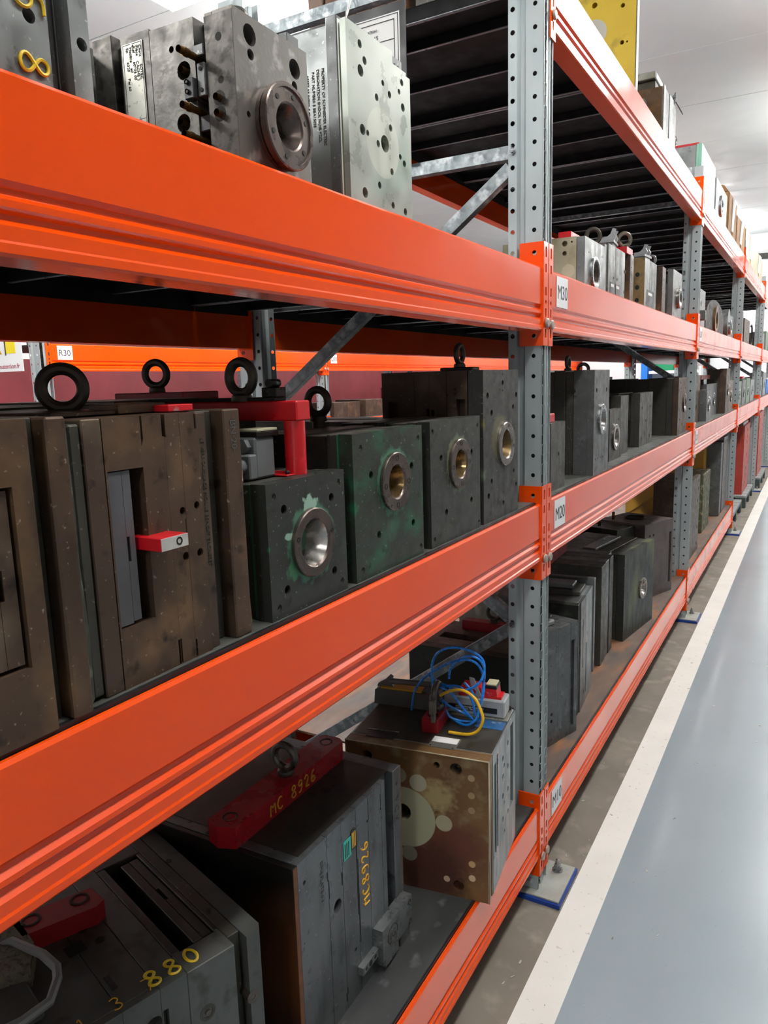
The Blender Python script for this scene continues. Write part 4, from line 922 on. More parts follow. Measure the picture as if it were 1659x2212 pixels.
tp = mb().box(-Dm, -.012, .02, .335, Hm, Hm+.0006); tp.to('top_face', M['steel_top'], t)
# red bar with the lettering and ring bolt
lb = mb().poly([(-.178, -.012), (-.150, -.022), (-.118, -.010), (-.118, .335), (-.132, .345), (-.165, .345), (-.178, .335)], 'z', Hm+.0006, Hm+.041).to('lifting_bar', mat('deep_red_gloss_paint', 'A00E1C', '8A0C18', rough=.3, scale=6, coat=.3), t)
marker('MC 8926', lb, M['yellow_ink2'], .025, (-.1175, .085, Hm+.008), (0, 1, 0), (0, 0, 1), .0016, .86)
for y in (.012, .318):
    mb().lathe([(.0135, Hm+.0412), (.0135, Hm+.0418), (.0105, Hm+.0414), (.0100, Hm+.036), (.0001, Hm+.036)], (-.148, y, 0), 'z', 20).to('cap_screw', M['bolt'], lb)
eye(lb, (-.148, .175, Hm+.041), .062, 'y', M['eye_grey'])
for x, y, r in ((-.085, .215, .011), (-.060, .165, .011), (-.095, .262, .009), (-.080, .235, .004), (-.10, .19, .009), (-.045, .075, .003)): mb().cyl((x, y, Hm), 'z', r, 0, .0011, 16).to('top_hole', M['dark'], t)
# coloured counter sticker, marker number
s_ = mb().box(.0003, .0012, .141, .166, .304, .342).to('counter_sticker', M['teal'], t)
mb().box(.0012, .0016, .1665, .1830, .310, .350).to('counter_print', M['black_board'], s_)
for k in range(3): mb().box(.0016, .0018, .169+.005*k, .172+.005*k, .314, .345).to('digits', M['yellow_ink2'], s_)
for k in range(3): mb().box(.0012, .0014, .144+.006*k, .147+.006*k, .308, .336).to('digits', M['black_board'], s_)
marker('MC8926', t, M['yellow_ink2'], .025, (.0004, .226, .168), (0, 0, 1), (0, -1, 0), .0017, .92)
text('DME PLATE 4 6', t, M['steel_dk'], .012, (.0003, .066, .35), (0, 0, -1), (0, 1, 0))
# latch bar at the bottom right
lt = mb().poly([(.236, .030), (.236, .098), (.362, .098), (.362, .036), (.300, .032), (.300, .014), (.245, .012), (.245, .030)], 'x', -.002, .022).to('latch_plate', mat('polished_latch_plate', '8A8D8E', '787B7C', rough=.3, metal=.7, scale=20), t)
mb().torus((.0223, .277, .066), 'x', .020, .0013, 30, 5).to('engraved_ring', M['groove_steel'], lt)
text('JG', lt, M['groove_steel'], .024, (.0224, .2655, .057), (0, 1, 0), (0, 0, 1), depth=.0005)
for y, z in ((.352, .085), (.352, .040)): screw(lt, (.0226, y, z), .0065)
mb().box(-.001, .012, .175, .236, .042, .060, .001).to('latch_bar', M['steel_lt'], t)
for y, r in ((.222, .004), (.203, .0058), (.187, .0035)): mb().cyl((.0122, y, .051), 'x', r, -.001, .0003, 14).to('bar_hole', M['dark'], t)
mb().box(-.001, .016, .320, .362, -.0, .028, .001).to('foot_block', M['steel'], t)

# --- 880 mould (turned a little)
t = mould('dark mould with yellow handwritten 880 on its top edge, bottom left corner', -.172, .456, Z1, -17)
W8, D8, H8 = .325, .40, .365
m8 = mat('oily_dark_mould_top', '3A3935', '44423D', rough=.4, metal=.45, scale=7, bump=.04)
m8f = mat('mottled_grey_face', '5E605D', '4C4E4B', rough=.42, metal=.5, scale=10, c3='3E403A', t3=.6, s3=26, bump=.05)
def blk(x0, x1, y0, y1, z1=H8, m=m8, name='plate', z0=0): return mb().box(x0, x1, y0, y1, z0, z1, .0012).to(name, m, t)
hbox(-D8, 0, 0, .105, 0, H8, [(.05, .30, .010)], 'x').to('plate', m8f, t)
hbox(-D8, 0, .1056, .158, 0, H8, [rect(.128, .136, .25, .315), (.146, .318, .012)], 'x').to('plate', m8f, t)
hbox(-D8, 0, .1586, .198, 0, H8, [rect(.160, .168, .24, .33)], 'x').to('plate', m8f, t)
# the plate with the long open slot on top: bars around a deep well
blk(-.045, 0, .1986, .275, name='plate', m=m8f); blk(-D8, -.31, .1986, .275)
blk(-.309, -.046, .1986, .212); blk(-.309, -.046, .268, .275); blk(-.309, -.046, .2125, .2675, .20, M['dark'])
mb().box(-.300, -.050, .236, .251, .21, H8-.003, .001).to('slide', m8, t)
b = mb(); b.plate([(-.300, .2515), (-.050, .2515), (-.050, .266), (-.300, .266)], [[(-.200, .2516), (-.165, .2516), (-.165, .2560), (-.200, .2560)]], H8-.012, H8-.003, 'z'); b.box(-.300, -.050, .2515, .266, .21, H8-.0125); b.to('slide', m8, t)
screw(t, (.0008, .225, .285), .0125, m=M['groove_steel']); mb().cyl((.001, .225, .285), 'x', .0045, -.001, .0015, 12).to('cap_centre', M['ring'], t)
blk(-D8, -.020, .2755, .295, m=M['groove_steel'], name='groove_plate')
mb().poly([(0, .2955), (-.0, .318), (-.012, W8), (-D8, W8), (-D8, .2955)], 'z', 0, H8).to('clamp_plate', m8f, t)
mb().lathe([(.010, -.02), (.010, .001), (.004, .001), (.004, -.02)], (0, .300, .262), 'x', 18).to('dowel_seat', M['ring'], t)
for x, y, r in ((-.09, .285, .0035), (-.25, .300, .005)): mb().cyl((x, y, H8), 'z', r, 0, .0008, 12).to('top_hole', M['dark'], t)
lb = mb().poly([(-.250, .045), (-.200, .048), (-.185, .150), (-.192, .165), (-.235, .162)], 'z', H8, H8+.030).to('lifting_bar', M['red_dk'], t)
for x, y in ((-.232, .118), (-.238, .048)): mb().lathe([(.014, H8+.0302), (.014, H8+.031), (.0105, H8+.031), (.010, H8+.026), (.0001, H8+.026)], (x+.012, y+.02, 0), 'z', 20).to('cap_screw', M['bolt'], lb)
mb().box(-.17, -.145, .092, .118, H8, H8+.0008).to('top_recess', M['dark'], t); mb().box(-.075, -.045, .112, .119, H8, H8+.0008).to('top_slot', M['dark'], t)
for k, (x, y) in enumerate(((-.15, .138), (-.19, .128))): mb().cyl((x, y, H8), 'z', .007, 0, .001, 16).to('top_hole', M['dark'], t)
hs = mb().tube([(-.215, -.02, H8+.012), (-.212, .018, H8+.022), (-.200, .034, H8+.030), (-.14, .056, H8+.032), (-.105, .062, H8+.030), (-.085, .056, H8+.028), (-.058, .036, H8+.024), (-.055, .0, H8+.020), (-.070, -.04, H8+.012)], .0065, 8).to('connector_frame', M['jbox'], t)
mb().box(-.215, -.062, -.045, .030, H8, H8+.012, .003).to('connector_base', M['jbox_dk'], hs)
mb().poly([(-.262, .010), (-.145, -.012), (-.130, .036), (-.175, .056), (-.255, .055)], 'z', H8, H8+.030).to('multipole_insert', mat('speckled_insert', '77725F', '5F5B4E', rough=.6, scale=90, c3='2A2824', t3=.55, s3=160), hs)
marker('M1 3 7', t, M['yellow_ink2'], .024, (-.008, .030, H8+.0003), (0, 1, 0), (-1, 0, 0), .0010, .95)
marker('880', t, M['yellow_ink'], .031, (-.010, .150, H8+.0003), (0, 1, 0), (-1, 0, 0), .0022, .95)
marker('880', t, M['yellow_ink'], .029, (-.011, .152, H8+.0004), (0, 1, .0), (-1, 0, 0), .0016, 1.0)

# --- brown resin faced mould with connectors and hoses
t = mould('rust brown resin faced mould with blue hoses on top, floor level', .026, 1.412, Z1, 8)
HB, WB, DB = .345, .275, .345
resin = mat('rust_brown_resin_face', '785A36', '5C4028', rough=.45, scale=7, c3='8A7A5A', t3=.58, s3=22, bump=.06, detail=10,
    stains=[((-.08, 0, .12), .045, .05, '62382A', .06), ((-.14, 0, .05), .06, .04, '4A2A20', .06), ((-.12, 0, .24), .02, .03, '9A8A62', .07), ((-.20, 0, .175), .074, .0015, '9E9C82', .0), ((-.105, 0, .178), .019, .0015, 'A39C80', .0), ((-.165, 0, .266), .020, .0015, 'A09A86', .0), ((-.212, 0, .278), .018, .0015, '8E8874', .0), ((-.19, 0, .085), .018, .002, '7E7A6C', .0),
            ((-.04, 0, .300), .0075, .001, 'A08C6C', .0), ((-.04, 0, .258), .0075, .001, '9A8666', .0), ((-.04, 0, .222), .0075, .001, '96805E', .0), ((-.04, 0, .09), .0075, .001, 'B99A6A', .0), ((-.04, 0, .055), .0075, .001, 'C9AE8E', .0), ((-.10, 0, .04), .007, .001, 'B89A80', .0)])
b = mb(); b.plate([(-DB, 0), (-.003, 0), (-.002, .18), (0, HB), (-DB, HB)], [circ(-.205, .187, .021), circ(-.120, .318, .0075), circ(-.075, .316, .014), circ(-.290, .313, .013), circ(-.072, .030, .013)], 0, .028, 'y'); b.box(-DB, -.001, .029, .036, 0, HB); b.to('resin_plate', resin, t)
for x, z in ((-.205, .187), (-.075, .316), (-.120, .318)): mb().lathe([(.012 if x > -.1 else .018, .02), (.0105 if x > -.1 else .013, .010), (.006, .010), (.006, .02)], (x, 0, z), 'y', 20).to('countersunk_screw', M['bolt'], t)
mb().tube([(-DB, -.0005, HB), (-.0, -.0005, HB)], .0016, 6).to('chipped_edge', M['wrap'], t); mb().tube([(.0, 0, 0), (.0, -.0005, HB)], .0016, 6).to('chipped_edge', M['wrap'], t)
sB = M['steel_lt'] = mat('pale_brushed_aluminium', '8E9596', '7C8385', rough=.38, metal=.65, scale=9, c3='A4AAAA', t3=.6, s3=20, streak=(1, 1, .5), bump=.03)
def pl(y0, y1, holes, x1=0., m=None): return hbox(-DB, x1, y0, y1, 0, HB, holes, 'x', .016, .0008).to('plate', m or sB, t)
pl(.0365, .070, [rect(.0375, .069, .085, .312)])
mb().box(-.014, -.002, .043, .060, .086, .308, .001).to('slide', sB, t)
pl(.0705, .105, [rect(.0745, .086, .09, .325), rect(.0708, .0730, .02, .07)])
pl(.1055, .158, [(.135, z, .0072) for z in (.286, .240, .190, .130)]+[(.148, z, .0062) for z in (.262, .165)]+[(.150, .09, .005)])
pl(.1585, .205, [(.188, z, .0068) for z in (.300, .240, .180, .120)])
pl(.2055, .262, [rect(.215, .248, .115, .330)])
pl(.2625, WB, [])
tb = mb().box(-DB+.005, -.003, .04, WB-.004, HB, HB+.0006).to('top_face', mat('oily_top_steel', '4A463E', '3A3731', rough=.4, metal=.45, scale=6, c3='5E5B52', t3=.6, s3=9), t)
b = mb(); b.box(-.150, -.085, .028, .080, HB+.0006, HB+.0016); b.to('nameplate', M['plate_print'], t); mb().box(-.148, -.088, .052, .078, HB+.0016, HB+.0020).to('blank_label', M['paper'], t)
for x, y in ((-.092, .033), (-.145, .033)): mb().cyl((x, y, HB+.0016), 'z', .002, 0, .0008, 8).to('rivet', M['bolt'], t)
b = mb(); b.box(-.305, -.235, .030, .060, HB+.0006, HB+.0014); b.to('nameplate', mat('tarnished_nameplate', '35343C', '2C2B30', rough=.4, metal=.5, scale=30), t)
mb().tube([(-.315, .066, HB+.001), (-.235, .070, HB+.001)], .0010, 5).to('wire', M['zinc'], t)
mb().box(-.075, -.006, .155, .215, HB+.0006, HB+.0016).to('blue_nameplate', M['blue_plate'], t)
lb = mb().box(-.185, -.145, .090, .175, HB+.0006, HB+.036, .001).to('lifting_block', M['red_dk'], t)
mb().lathe([(.0125, HB+.0362), (.0125, HB+.037), (.0095, HB+.037), (.009, HB+.031), (.0001, HB+.031)], (-.163, .112, 0), 'z', 18).to('cap_screw', M['bolt'], lb)
eye(lb, (-.165, .150, HB+.036), .066, 'x', M['eye_grey'])
j1 = mb().poly([(-.355, HB+.0006), (-.205, HB+.0006), (-.205, HB+.040), (-.340, HB+.046), (-.352, HB+.038)], 'y', .205, .262).to('connector_base', M['jbox_dk'], t)
mb().box(-.335, -.225, .203, .250, HB+.045, HB+.049).to('yellow_label', M['yellow'], j1)
b = mb(); b.poly([(-.348, HB+.046), (-.300, HB+.046), (-.312, HB+.060), (-.305, HB+.074), (-.313, HB+.079), (-.325, HB+.066), (-.345, HB+.054)], 'y', .212, .222); b.to('locking_hook', M['jbox_dk'], j1)
b = mb(); b.poly([(-.225, HB+.046), (-.18, HB+.046), (-.185, HB+.072), (-.195, HB+.078), (-.215, HB+.066)], 'y', .212, .222); b.to('locking_hook', M['jbox_dk'], j1)
mb().tube([(-.315, .217, HB+.062), (-.20, .217, HB+.066)], .0075, 10).to('hook_bar', M['jbox_dk'], j1)
j2 = mb().box(-.165, -.012, .205, .262, HB+.006, HB+.050, .003).to('junction_box', mat('light_grey_junction_box', '9EA2A4', '8C9092', rough=.4, scale=14), t)
mb().box(-.170, -.004, .198, .270, HB+.0006, HB+.006, .001).to('base_flange', M['plate_print'], j2)
mb().box(-.155, -.030, .2040, .2050, HB+.016, HB+.030).to('black_label', M['black_board'], j2)
text('ATTENTION NE PAS RETIRER\nMOULE SOUS TENSION', j2, M['white'], .0055, (-.135, .2038, HB+.0235), (1, 0, 0), (0, 0, 1))
r2 = mb().poly([(-.130, HB+.050), (-.022, HB+.050), (-.022, HB+.056), (-.032, HB+.056), (-.034, HB+.075), (-.123, HB+.075), (-.125, HB+.056), (-.130, HB+.056)], 'y', .214, .253).to('red_connector', M['chip_red'], j2)
mb().box(-.062, -.033, .214, .252, HB+.075, HB+.083, .001).to('connector_seal', M['bolt'], r2); mb().box(-.060, -.035, .216, .250, HB+.083, HB+.087, .001).to('pin_insert', mat('cream_insert', 'BDB896', rough=.5), r2)
b = mb(); b.poly([(-.090, HB+.052), (-.070, HB+.056), (-.088, HB+.100), (-.100, HB+.102), (-.096, HB+.082), (-.082, HB+.068)], 'y', .206, .211); b.to('locking_lever', M['grey_plastic_lt'], j2)
for x in (-.012, -.160): mb().cyl((x, .262, HB+.006), 'z', .0042, 0, .009, 10).to('cap_screw', M['bolt'], j2)
mb().box(-.165, -.15, .085, .10, HB+.048, HB+.082, .002).box(-.160, -.150, .082, .095, HB+.03, HB+.05, .002).to('terminal_block', mat('grey_terminal_block', '6A675E', '57544C', rough=.6, scale=60), t)

# hoses: smoothed loops in the plane above the mould
def smooth(pts, n=3):
    out = []
    P = [Vector(p) for p in pts]
    for i in range(len(P)-1):
        p0, p1, p2, p3 = P[max(i-1, 0)], P[i], P[i+1], P[min(i+2, len(P)-1)]
        for k in range(n):
            u = k/n
            out.append(.5*((2*p1)+(p2-p0)*u+(2*p0-5*p1+4*p2-p3)*u*u+(3*p1-p0-3*p2+p3)*u**3))
    out.append(P[-1]); return out
LO = [[(-0.173, 0.705), (-0.179, 0.727), (-0.18, 0.754), (-0.169, 0.779), (-0.151, 0.799), (-0.126, 0.814), (-0.099, 0.818), (-0.073, 0.811), (-0.054, 0.798), (-0.044, 0.783), (-0.041, 0.762), (-0.046, 0.742), (-0.066, 0.724), (-0.092, 0.713), (-0.118, 0.708), (-0.145, 0.71), (-0.168, 0.708)],
 [(-0.193, 0.727), (-0.149, 0.757), (-0.111, 0.78), (-0.089, 0.794), (-0.069, 0.802), (-0.05, 0.796), (-0.042, 0.777), (-0.044, 0.749), (-0.048, 0.719), (-0.049, 0.689), (-0.057, 0.648), (-0.075, 0.629), (-0.097, 0.625), (-0.12, 0.627), (-0.142, 0.636), (-0.16, 0.663), (-0.166, 0.686)],
 [(-0.138, 0.724), (-0.131, 0.751), (-0.115, 0.773), (-0.093, 0.787), (-0.074, 0.788), (-0.059, 0.776), (-0.05, 0.752), (-0.047, 0.727), (-0.047, 0.698), (-0.055, 0.66)],
 [(-0.161, 0.7), (-0.136, 0.7), (-0.116, 0.689), (-0.095, 0.66), (-0.075, 0.632), (-0.093, 0.637), (-0.117, 0.645), (-0.137, 0.656), (-0.15, 0.674)],
 [(-0.092, 0.726), (-0.074, 0.712), (-0.066, 0.688), (-0.06, 0.657), (-0.06, 0.635), (-0.071, 0.626), (-0.089, 0.624), (-0.111, 0.627), (-0.133, 0.634), (-0.146, 0.657)],
 [(-0.164, 0.702), (-0.118, 0.71), (-0.099, 0.696), (-0.083, 0.673), (-0.075, 0.638)],
 [(-0.164, 0.706), (-0.191, 0.714), (-0.206, 0.714), (-0.227, 0.69), (-0.237, 0.666), (-0.241, 0.624)]]
t = thing('coiled_air_hose', 'coiled blue air hose hanging over the red block of the resin faced mould', 'hose', (0, 0, 0))
for k, l in enumerate(LO):
    pts = [(x, 1.545+.012*math.sin(i*.9+k)+.004*k, z) for i, (x, z) in enumerate(l)]
    mb().tube(smooth(pts, 4), .0030, 8).to('hose_loop', M['hose_blue'], t)
t = thing('air_hose', 'single yellow air hose curling below the blue coil', 'hose', (0, 0, 0))
pts = [(-0.146, .692), (-.127, .706), (-.098, .719), (-.072, .72), (-.048, .708), (-.034, .687), (-.026, .666), (-.034, .642), (-.049, .629), (-.071, .625), (-.106, .6245)]
mb().tube(smooth([(x, 1.53-.004*i, z) for i, (x, z) in enumerate(pts)], 4), .0036, 8).to('hose_tube', M['hose_yel'], t)

t = mould('big black mould standing deep behind the first upright, floor level', -.15, 2.03, Z1)
dkm = mat('black_greenish_plate', '24261F', '1E1F1A', rough=.5, metal=.3, scale=10, c3='4A5040', t3=.68, s3=16)
mb().box(-.35, 0, 0, .04, 0, .335, .002).to('clamp_plate', dkm, t)
b = hbox(-.35, -.0, .0405, .20, 0, .335, [[(-.29, .10), (-.10, .10), (-.10, .15), (-.29, .15)]], 'z', .02); b.to('plate', M['brown_steel2'], t)
mb().box(-.36, -.0, .2005, .30, 0, .325, .002).to('plate', M['steel_dk'], t)
lb = mb().box(-.26, -.06, .22, .26, .325, .36, .002).to('lifting_bar', M['red_dk'], t); eye(lb, (-.15, .24, .36), .06, 'y', M['eye'])

# ---------- floor level, second bay
def mz(*a, **k): return plated(*a, Z=Z1, **k)
t = mould('smooth grey mould with latch housing, first past the upright, floor level', -.089, 2.158, Z1, -17)
hbox(-.115, 0, 0, .075, 0, .385, [(.04, .105, .006), (.04, .082, .006), (.035, .27, .002)], 'x').to('plate', M['steel'], t)
mb().box(-.115, -.0005, .0755, .145, 0, .385, .001).to('plate', M['steel'], t)
b = mb(); b.plate(rect(.1455, .185, 0, .385), [rect(.148, .166, .03, .325)], -.014, 0, 'x'); b.box(-.115, -.0145, .1455, .185, 0, .385); b.to('plate', M['steel'], t)
mb().box(-.10, -.03, .02, .10, .385, .402, .004).to('latch_housing', M['jbox'], t); mb().torus((-.09, .03, .41), 'y', .014, .003, 16, 6, R(20), R(200)).to('wire_bail', M['zinc'], t); mb().tube([(-.05, .09, .40), (-.03, .08, .42), (-.02, .06, .425)], .0018, 6).to('wire', M['zinc'], t)
t = mould('dark green edged grey mould, second past the upright, floor level', -.062, 2.475, Z1, 5)
mb().box(-.20, -.004, -.03, -.0005, 0, .40, .002).to('clamp_plate', dkm, t)
hbox(-.30, 0, 0, .10, 0, .40, [rect(.04, .05, .15, .33), (.07, .05, .008)], 'x').to('plate', M['steel'], t); hbox(-.30, -.001, .101, .24, 0, .40, [rect(.11, .125, .03, .22)], 'x').to('plate', M['steel_lt'], t)
mb().box(-.30, .004, .241, .27, .06, .425, .001).to('plate', M['steel'], t); mb().box(-.24, -.02, .08, .20, .40, .416, .002).to('top_bar', M['steel_dk'], t)
b = mb().cyl((-.20, .02, .40), 'z', .007, 0, .05, 10); b.to('water_nipple', M['brass'], t); mb().box(-.17, -.05, .11, .19, .416, .43, .003).to('latch_housing', M['grey_plastic'], t)
t = mould('grey mould with dull red bar, third past the upright, floor level', -.105, 2.935, Z1, 2)
for k, (w_, dx) in enumerate(((.09, 0), (.07, .003), (.075, .0), (.06, .02))): mb().box(-.36, -dx, .0+sum((.09, .07, .075, .06)[:k]), sum((.09, .07, .075, .06)[:k+1])-.001, 0, .415, .0015).to('plate', M['steel' if k % 2 else 'steel_dk'], t)
lb = mb().box(-.30, -.20, -.02, .24, .415, .45, .002).to('lifting_bar', M['red_dk'], t); eye(lb, (-.25, .10, .45), .06, 'y', M['eye_grey'])
M['sc'] = mat('scratched_green_grey_plate', '3A3C37', '31332E', speck='8E9070', rough=.45, metal=.35, scale=9, c3='6E7250', t3=.60, s3=7, bump=.1, streak=(1, 1.4, .5))
t = mz('dark mould with scratched green grey face and steel ring, floor level', -.087, 3.268, .392, .395, .34, (.24, .19), 'sc', 'steel_dk', (.035, .045, .05, .08), rm=M['eye_zinc'], rz=-7.8)
mb().box(-.20, -.14, .02, .33, .395, .405, .001).to('top_rail', M['steel_lt'], t)
t = mould('pinkish brown slotted mould before the second upright, floor level', -.133, 3.95, Z1, -20)
M['pinkish'] = mat('pinkish_grey_steel', '6E6260', '5E5552', rough=.42, metal=.45, scale=9)
b = mb(); b.plate(rect(0, .285, 0, .40), [rect(.245, .268, .05, .33)]+[circ(*q) for q in ((.05, .335, .008), (.085, .335, .008), (.045, .308, .008), (.045, .282, .008), (.045, .255, .008))], -.02, 0, 'x'); b.box(-.28, -.0205, 0, .285, 0, .40); b.to('plate', M['pinkish'], t)
mb().box(-.24, -.06, -.16, -.001, 0, .39, .002).to('plate', M['steel_dk'], t); mb().box(-.34, -.281, .0, .28, 0, .38, .002).to('plate', M['groove_steel'], t)
mb().torus((-.15, .15, .405), 'z', .05, .005, 26, 6).to('cable_coil', M['bolt'], t); mb().cyl((-.22, .05, .40), 'z', .008, 0, .04, 10).to('water_nipple', M['brass'], t); mb().cyl((-.20, -.11, .39), 'z', .008, 0, .06, 10).to('water_nipple', M['brass'], t)
t = mould('wide dark mould with small eyebolt deep before the second upright, floor level', -.45, 3.2, Z1)
for k in range(4): mb().box(-.4, 0, k*.25, k*.25+.249, 0, .42-.01*(k % 2), .002).to('plate', M['groove_steel' if k % 2 else 'steel_dk'], t)
mb().box(-.3, -.1, .1, .3, .42, .45, .002).to('lifting_bar', M['red_dk'], t); eye(t, (-.2, .6, .41), .06, 'y', M['eye'])

# ---------- floor level, third bay and the floor pallets beyond
t = mould('tall thin brown plate with ringed holes just past the second upright, floor level', -.045, 4.90, Z1)
hbox(-.22, 0, 0, .43, 0, .505, [(y, z, .012) for y, z in ((.37, .47), (.36, .42), (.35, .34), (.06, .35), (.05, .16), (.36, .16), (.35, .05))], 'x', .02).to('plate', M['brown_steel2'], t)
M['camo'] = mat('mottled_olive_plate', '4C4C2E', '3C3C26', rough=.6, scale=18, c3='9A9A78', t3=.58, s3=24)
t = mould('mottled olive green plate with pale spots in the third bay, floor level', -.085, 5.85, Z1)
mb().box(-.16, 0, 0, .40, 0, .435, .004).to('plate', M['camo'], t)
t = mould('large ochre painted mould in the third bay, floor level', -.16, 6.45, Z1)
hbox(-.6, 0, 0, .60, 0, .60, [(.3, .45, .02), (.35, .3, .02)], 'y', .02).to('plate', mat('worn_ochre_plate', 'A07A1C', '8A6A1C', rough=.5, scale=3, c3='3A362C', t3=.54, s3=3), t)
t = mould('tall polished steel mould with a dark gap, before the third upright', -.05, 6.62, Z1)
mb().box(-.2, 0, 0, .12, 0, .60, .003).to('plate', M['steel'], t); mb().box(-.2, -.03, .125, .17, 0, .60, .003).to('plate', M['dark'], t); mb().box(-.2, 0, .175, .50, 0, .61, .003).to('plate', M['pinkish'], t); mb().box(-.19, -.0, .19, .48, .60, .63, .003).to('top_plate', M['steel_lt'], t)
M['redm'] = mat('brick_red_mould_paint', 'A5382A', '93301F', rough=.45, scale=6)
def pallet(label, y, X=-.02, L=1.1, Wd=.8):
    t = thing('pallet', label, 'pallet', (X, y, 0))
    for k in range(5): mb().box(-Wd, 0, k*L/5+.01, (k+1)*L/5-.01, .110, .130, .002).to('deck_board', M['pallet_lt'], t)
    for xx in (-.10, -.45, -.8):
        mb().box(xx, xx+.10, 0, L, .088, .1099, .002).to('stringer', M['pallet'], t)
        for yy in (0, L/2-.05, L-.1): mb().box(xx, xx+.10, yy, yy+.10, 0, .088, .003).to('block', M['pallet'], t)
    return t
pallet('dark green pallet on the floor just past the third upright', 7.42)
t = mould('tall steel mould with two dark slots on the pallet past the third upright', -.06, 7.50, .13)
b = mb(); b.plate(rect(0, .50, 0, .78), [rect(.20, .32, .42, .70), rect(.16, .28, .08, .34), circ(.22, .38, .02, 16)], -.02, 0, 'x'); b.box(-.3, -.0205, 0, .50, 0, .78); b.to('plate', M['pinkish'], t)
mb().box(-.28, -.04, .05, .45, .78, .80, .002).to('top_plate', M['steel_lt'], t); mb().box(-.2, -.05, .1, .3, .80, .88, .003).to('lifting_bar', M['red'], t)
pallet('dark green pallet under the first brick red mould', 8.75, X=.0, L=1.0)
t = mould('brick red drilled mould on a pallet before the fourth upright', -.05, 8.85, .13)
hbox(-.35, 0, 0, .75, 0, .74, [(y, z, .022) for y, z in ((.4, .68), (.4, .60), (.4, .54), (.38, .40), (.38, .25), (.38, .18), (.34, .09))], 'x', .02).to('plate', M['redm'], t)
mb().box(-.3, -.02, .05, .7, .74, .77, .003).to('top_plate', M['steel_lt'], t)
pallet('dark green pallet under the farther brick red mould', 10.35, X=.04, L=1.1)
t = mould('farther brick red mould on a pallet past the fourth upright', -.01, 10.5, .13)
hbox(-.4, 0, 0, .8, 0, .80, [(y, z, .024) for y, z in ((.2, .7), (.55, .62), (.56, .54), (.55, .42), (.52, .26), (.55, .18), (.2, .08))], 'x', .02).to('plate', M['redm'], t)
mb().box(-.35, -.02, .05, .75, .80, .83, .003).to('top_plate', M['red'], t)
t = thing('lifting_block', 'small ochre lifting block lying on the near red mould', 'block', (-.10, 8.95, .90)); mb().box(-.12, 0, 0, .35, 0, .05, .004).to('body', M['yellow'], t)

# ---------- things on the rack across the rear aisle
def small(label, X, Y, Z, W_, H_, D_, m, bar=False, ey=False):
    t = mould(label, X, Y, Z)
    mb().box(-D_, 0, 0, W_*.5-.001, 0, H_, .003).to('plate', M[m], t); mb().box(-D_, -.004, W_*.5+.001, W_, 0, H_-.004, .003).to('plate', M['brown_steel'], t)
    if bar: mb().box(-D_*.7, -.03, .02, W_*.8, H_, H_+.025, .002).to('lifting_bar', M['red'], t)
    if ey: eye(t, (-.08, W_*.5, H_+(.025 if bar else 0)), .07, 'y')
for i, (y, w_, h, m, bar, ey) in enumerate([(4.70, .34, .18, 'brown_steel2', True, False), (5.65, .45, .15, 'brown_steel2', False, False), (6.20, .40, .16, 'brown_steel', False, False), (6.68, .35, .15, 'steel_dk', False, True), (7.10, .5, .26, 'red_dk', False, False), (7.70, .3, .20, 'steel_dk', False, True), (8.4, .5, .22, 'steel_dk', True, False), (9.0, .4, .2, 'brown_steel', False, True), (9.6, .5, .24, 'steel_dk', False, False)]):
    small('small rear aisle mould, '+['left of the Q30 upright with red bar', 'first past the Q30 upright', 'second past the Q30 upright', 'with eyebolt past the Q30 upright', 'painted dull red', 'right of the dull red one', 'second with a red bar', 'second eyebolt one', 'farthest one'][i], XB-.06, y, ZT[1]+.004, w_, h, .35, m, bar, ey)
for i, (y, w_, h) in enumerate([(3.0, .5, .10), (3.7, .5, .16), (4.4, .4, .12), (6.0, .5, .14), (6.9, .5, .12)]):
    small('low steel block on the rear rack top shelf, '+['first', 'second', 'third', 'fourth', 'fifth'][i]+' from the left', XB-.25, y, ZT[2]+.004, w_, h, .3, 'steel')
t = thing('warning_sign', 'white rack safety sign with yellow symbols left of the R30 label', 'sign', (XB-.13, RY[1]-.045, 1.56))
mb().box(-.55, 0, -.004, 0, .0, .40, .001).to('sign_board', M['white'], t)
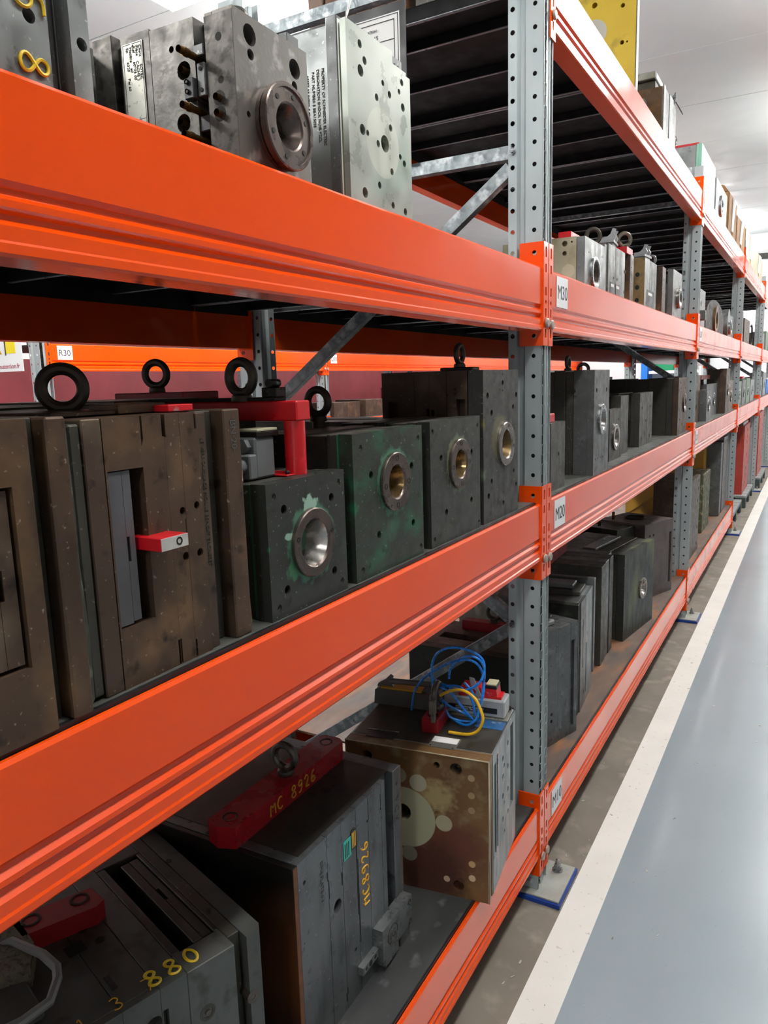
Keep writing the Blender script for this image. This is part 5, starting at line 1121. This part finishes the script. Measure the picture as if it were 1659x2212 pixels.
text('www.pallet-manutention.fr', t, M['red_ink'], .038, (-.03, -.0050, .018), (1, 0, 0), (0, 0, 1), align='RIGHT')
for k, x in enumerate((-.10, -.34)):
    mb().box(x-.045, x+.045, -.0052, -.0042, .10, .19).to('yellow_panel', mat('sign_yellow', 'E6D21E', rough=.5), t)
mb().poly([(-.27, .098), (-.18, .098), (-.225, .175)], 'y', -.0054, -.0043).to('yellow_triangle', M['yellow'], t)
for x in (-.145, -.295): mb().box(x-.006, x+.006, -.0052, -.0043, .09, .19).to('printed_mark', M['steel'], t)
# far things behind the last bays
for i, (x, y, z0, h, m, lb) in enumerate([(-.10, 13.1, Z3, .30, 'green_pl', 'green plastic crate at the far end of the upper shelf')]):
    pass
def crate(label, x, y, z, dx, dy, h, m):
    t = thing('plastic_crate', label, 'crate', (x, y, z)); b = mb(); b.box(-dx, 0, 0, dy, 0, .01)
    b.box(-dx, -dx+.01, 0, dy, .01, h).box(-.01, 0, 0, dy, .01, h).box(-dx+.01, -.01, 0, .01, .01, h).box(-dx+.01, -.01, dy-.01, dy, .01, h); b.to('crate_body', M[m], t)
    mb().box(-dx-.008, .008, -.008, dy+.008, h-.02, h, .002).to('rim', M['white'], t)
crate('green plastic crate at the far end of the upper shelf', -.04, 12.0, Z3+.002, .4, .5, .28, 'green_pl')
crate('blue plastic crate at the far end of the middle shelf', -.04, 12.1, Z2+.002, .4, .4, .22, 'blue_pl')
cab = thing('storage_cabinet', 'white storage cabinet with blue edge at the end of the rear aisle', 'cabinet', (-3.0, 13.28, 0))
mb().box(0, 1.0, 0, .45, 0, 2.0, .01).to('cabinet_body', M['white'], cab); mb().box(1.0, 1.1, -.02, .45, 0, 2.0, .005).to('blue_post', M['blue_pl'], cab)
for z in (1.2, 1.45, 1.7): mb().box(1.12, 1.9, 0, .4, z, z+.05, .003).to('shelf', M['white'], cab); mb().box(1.2, 1.5, .0, .35, z+.05, z+.17, .003).to('green_bin', M['green_pl'], cab)
mb().box(1.9, 1.94, 0, .45, 0, 1.9, .003).to('end_post', M['white'], cab)
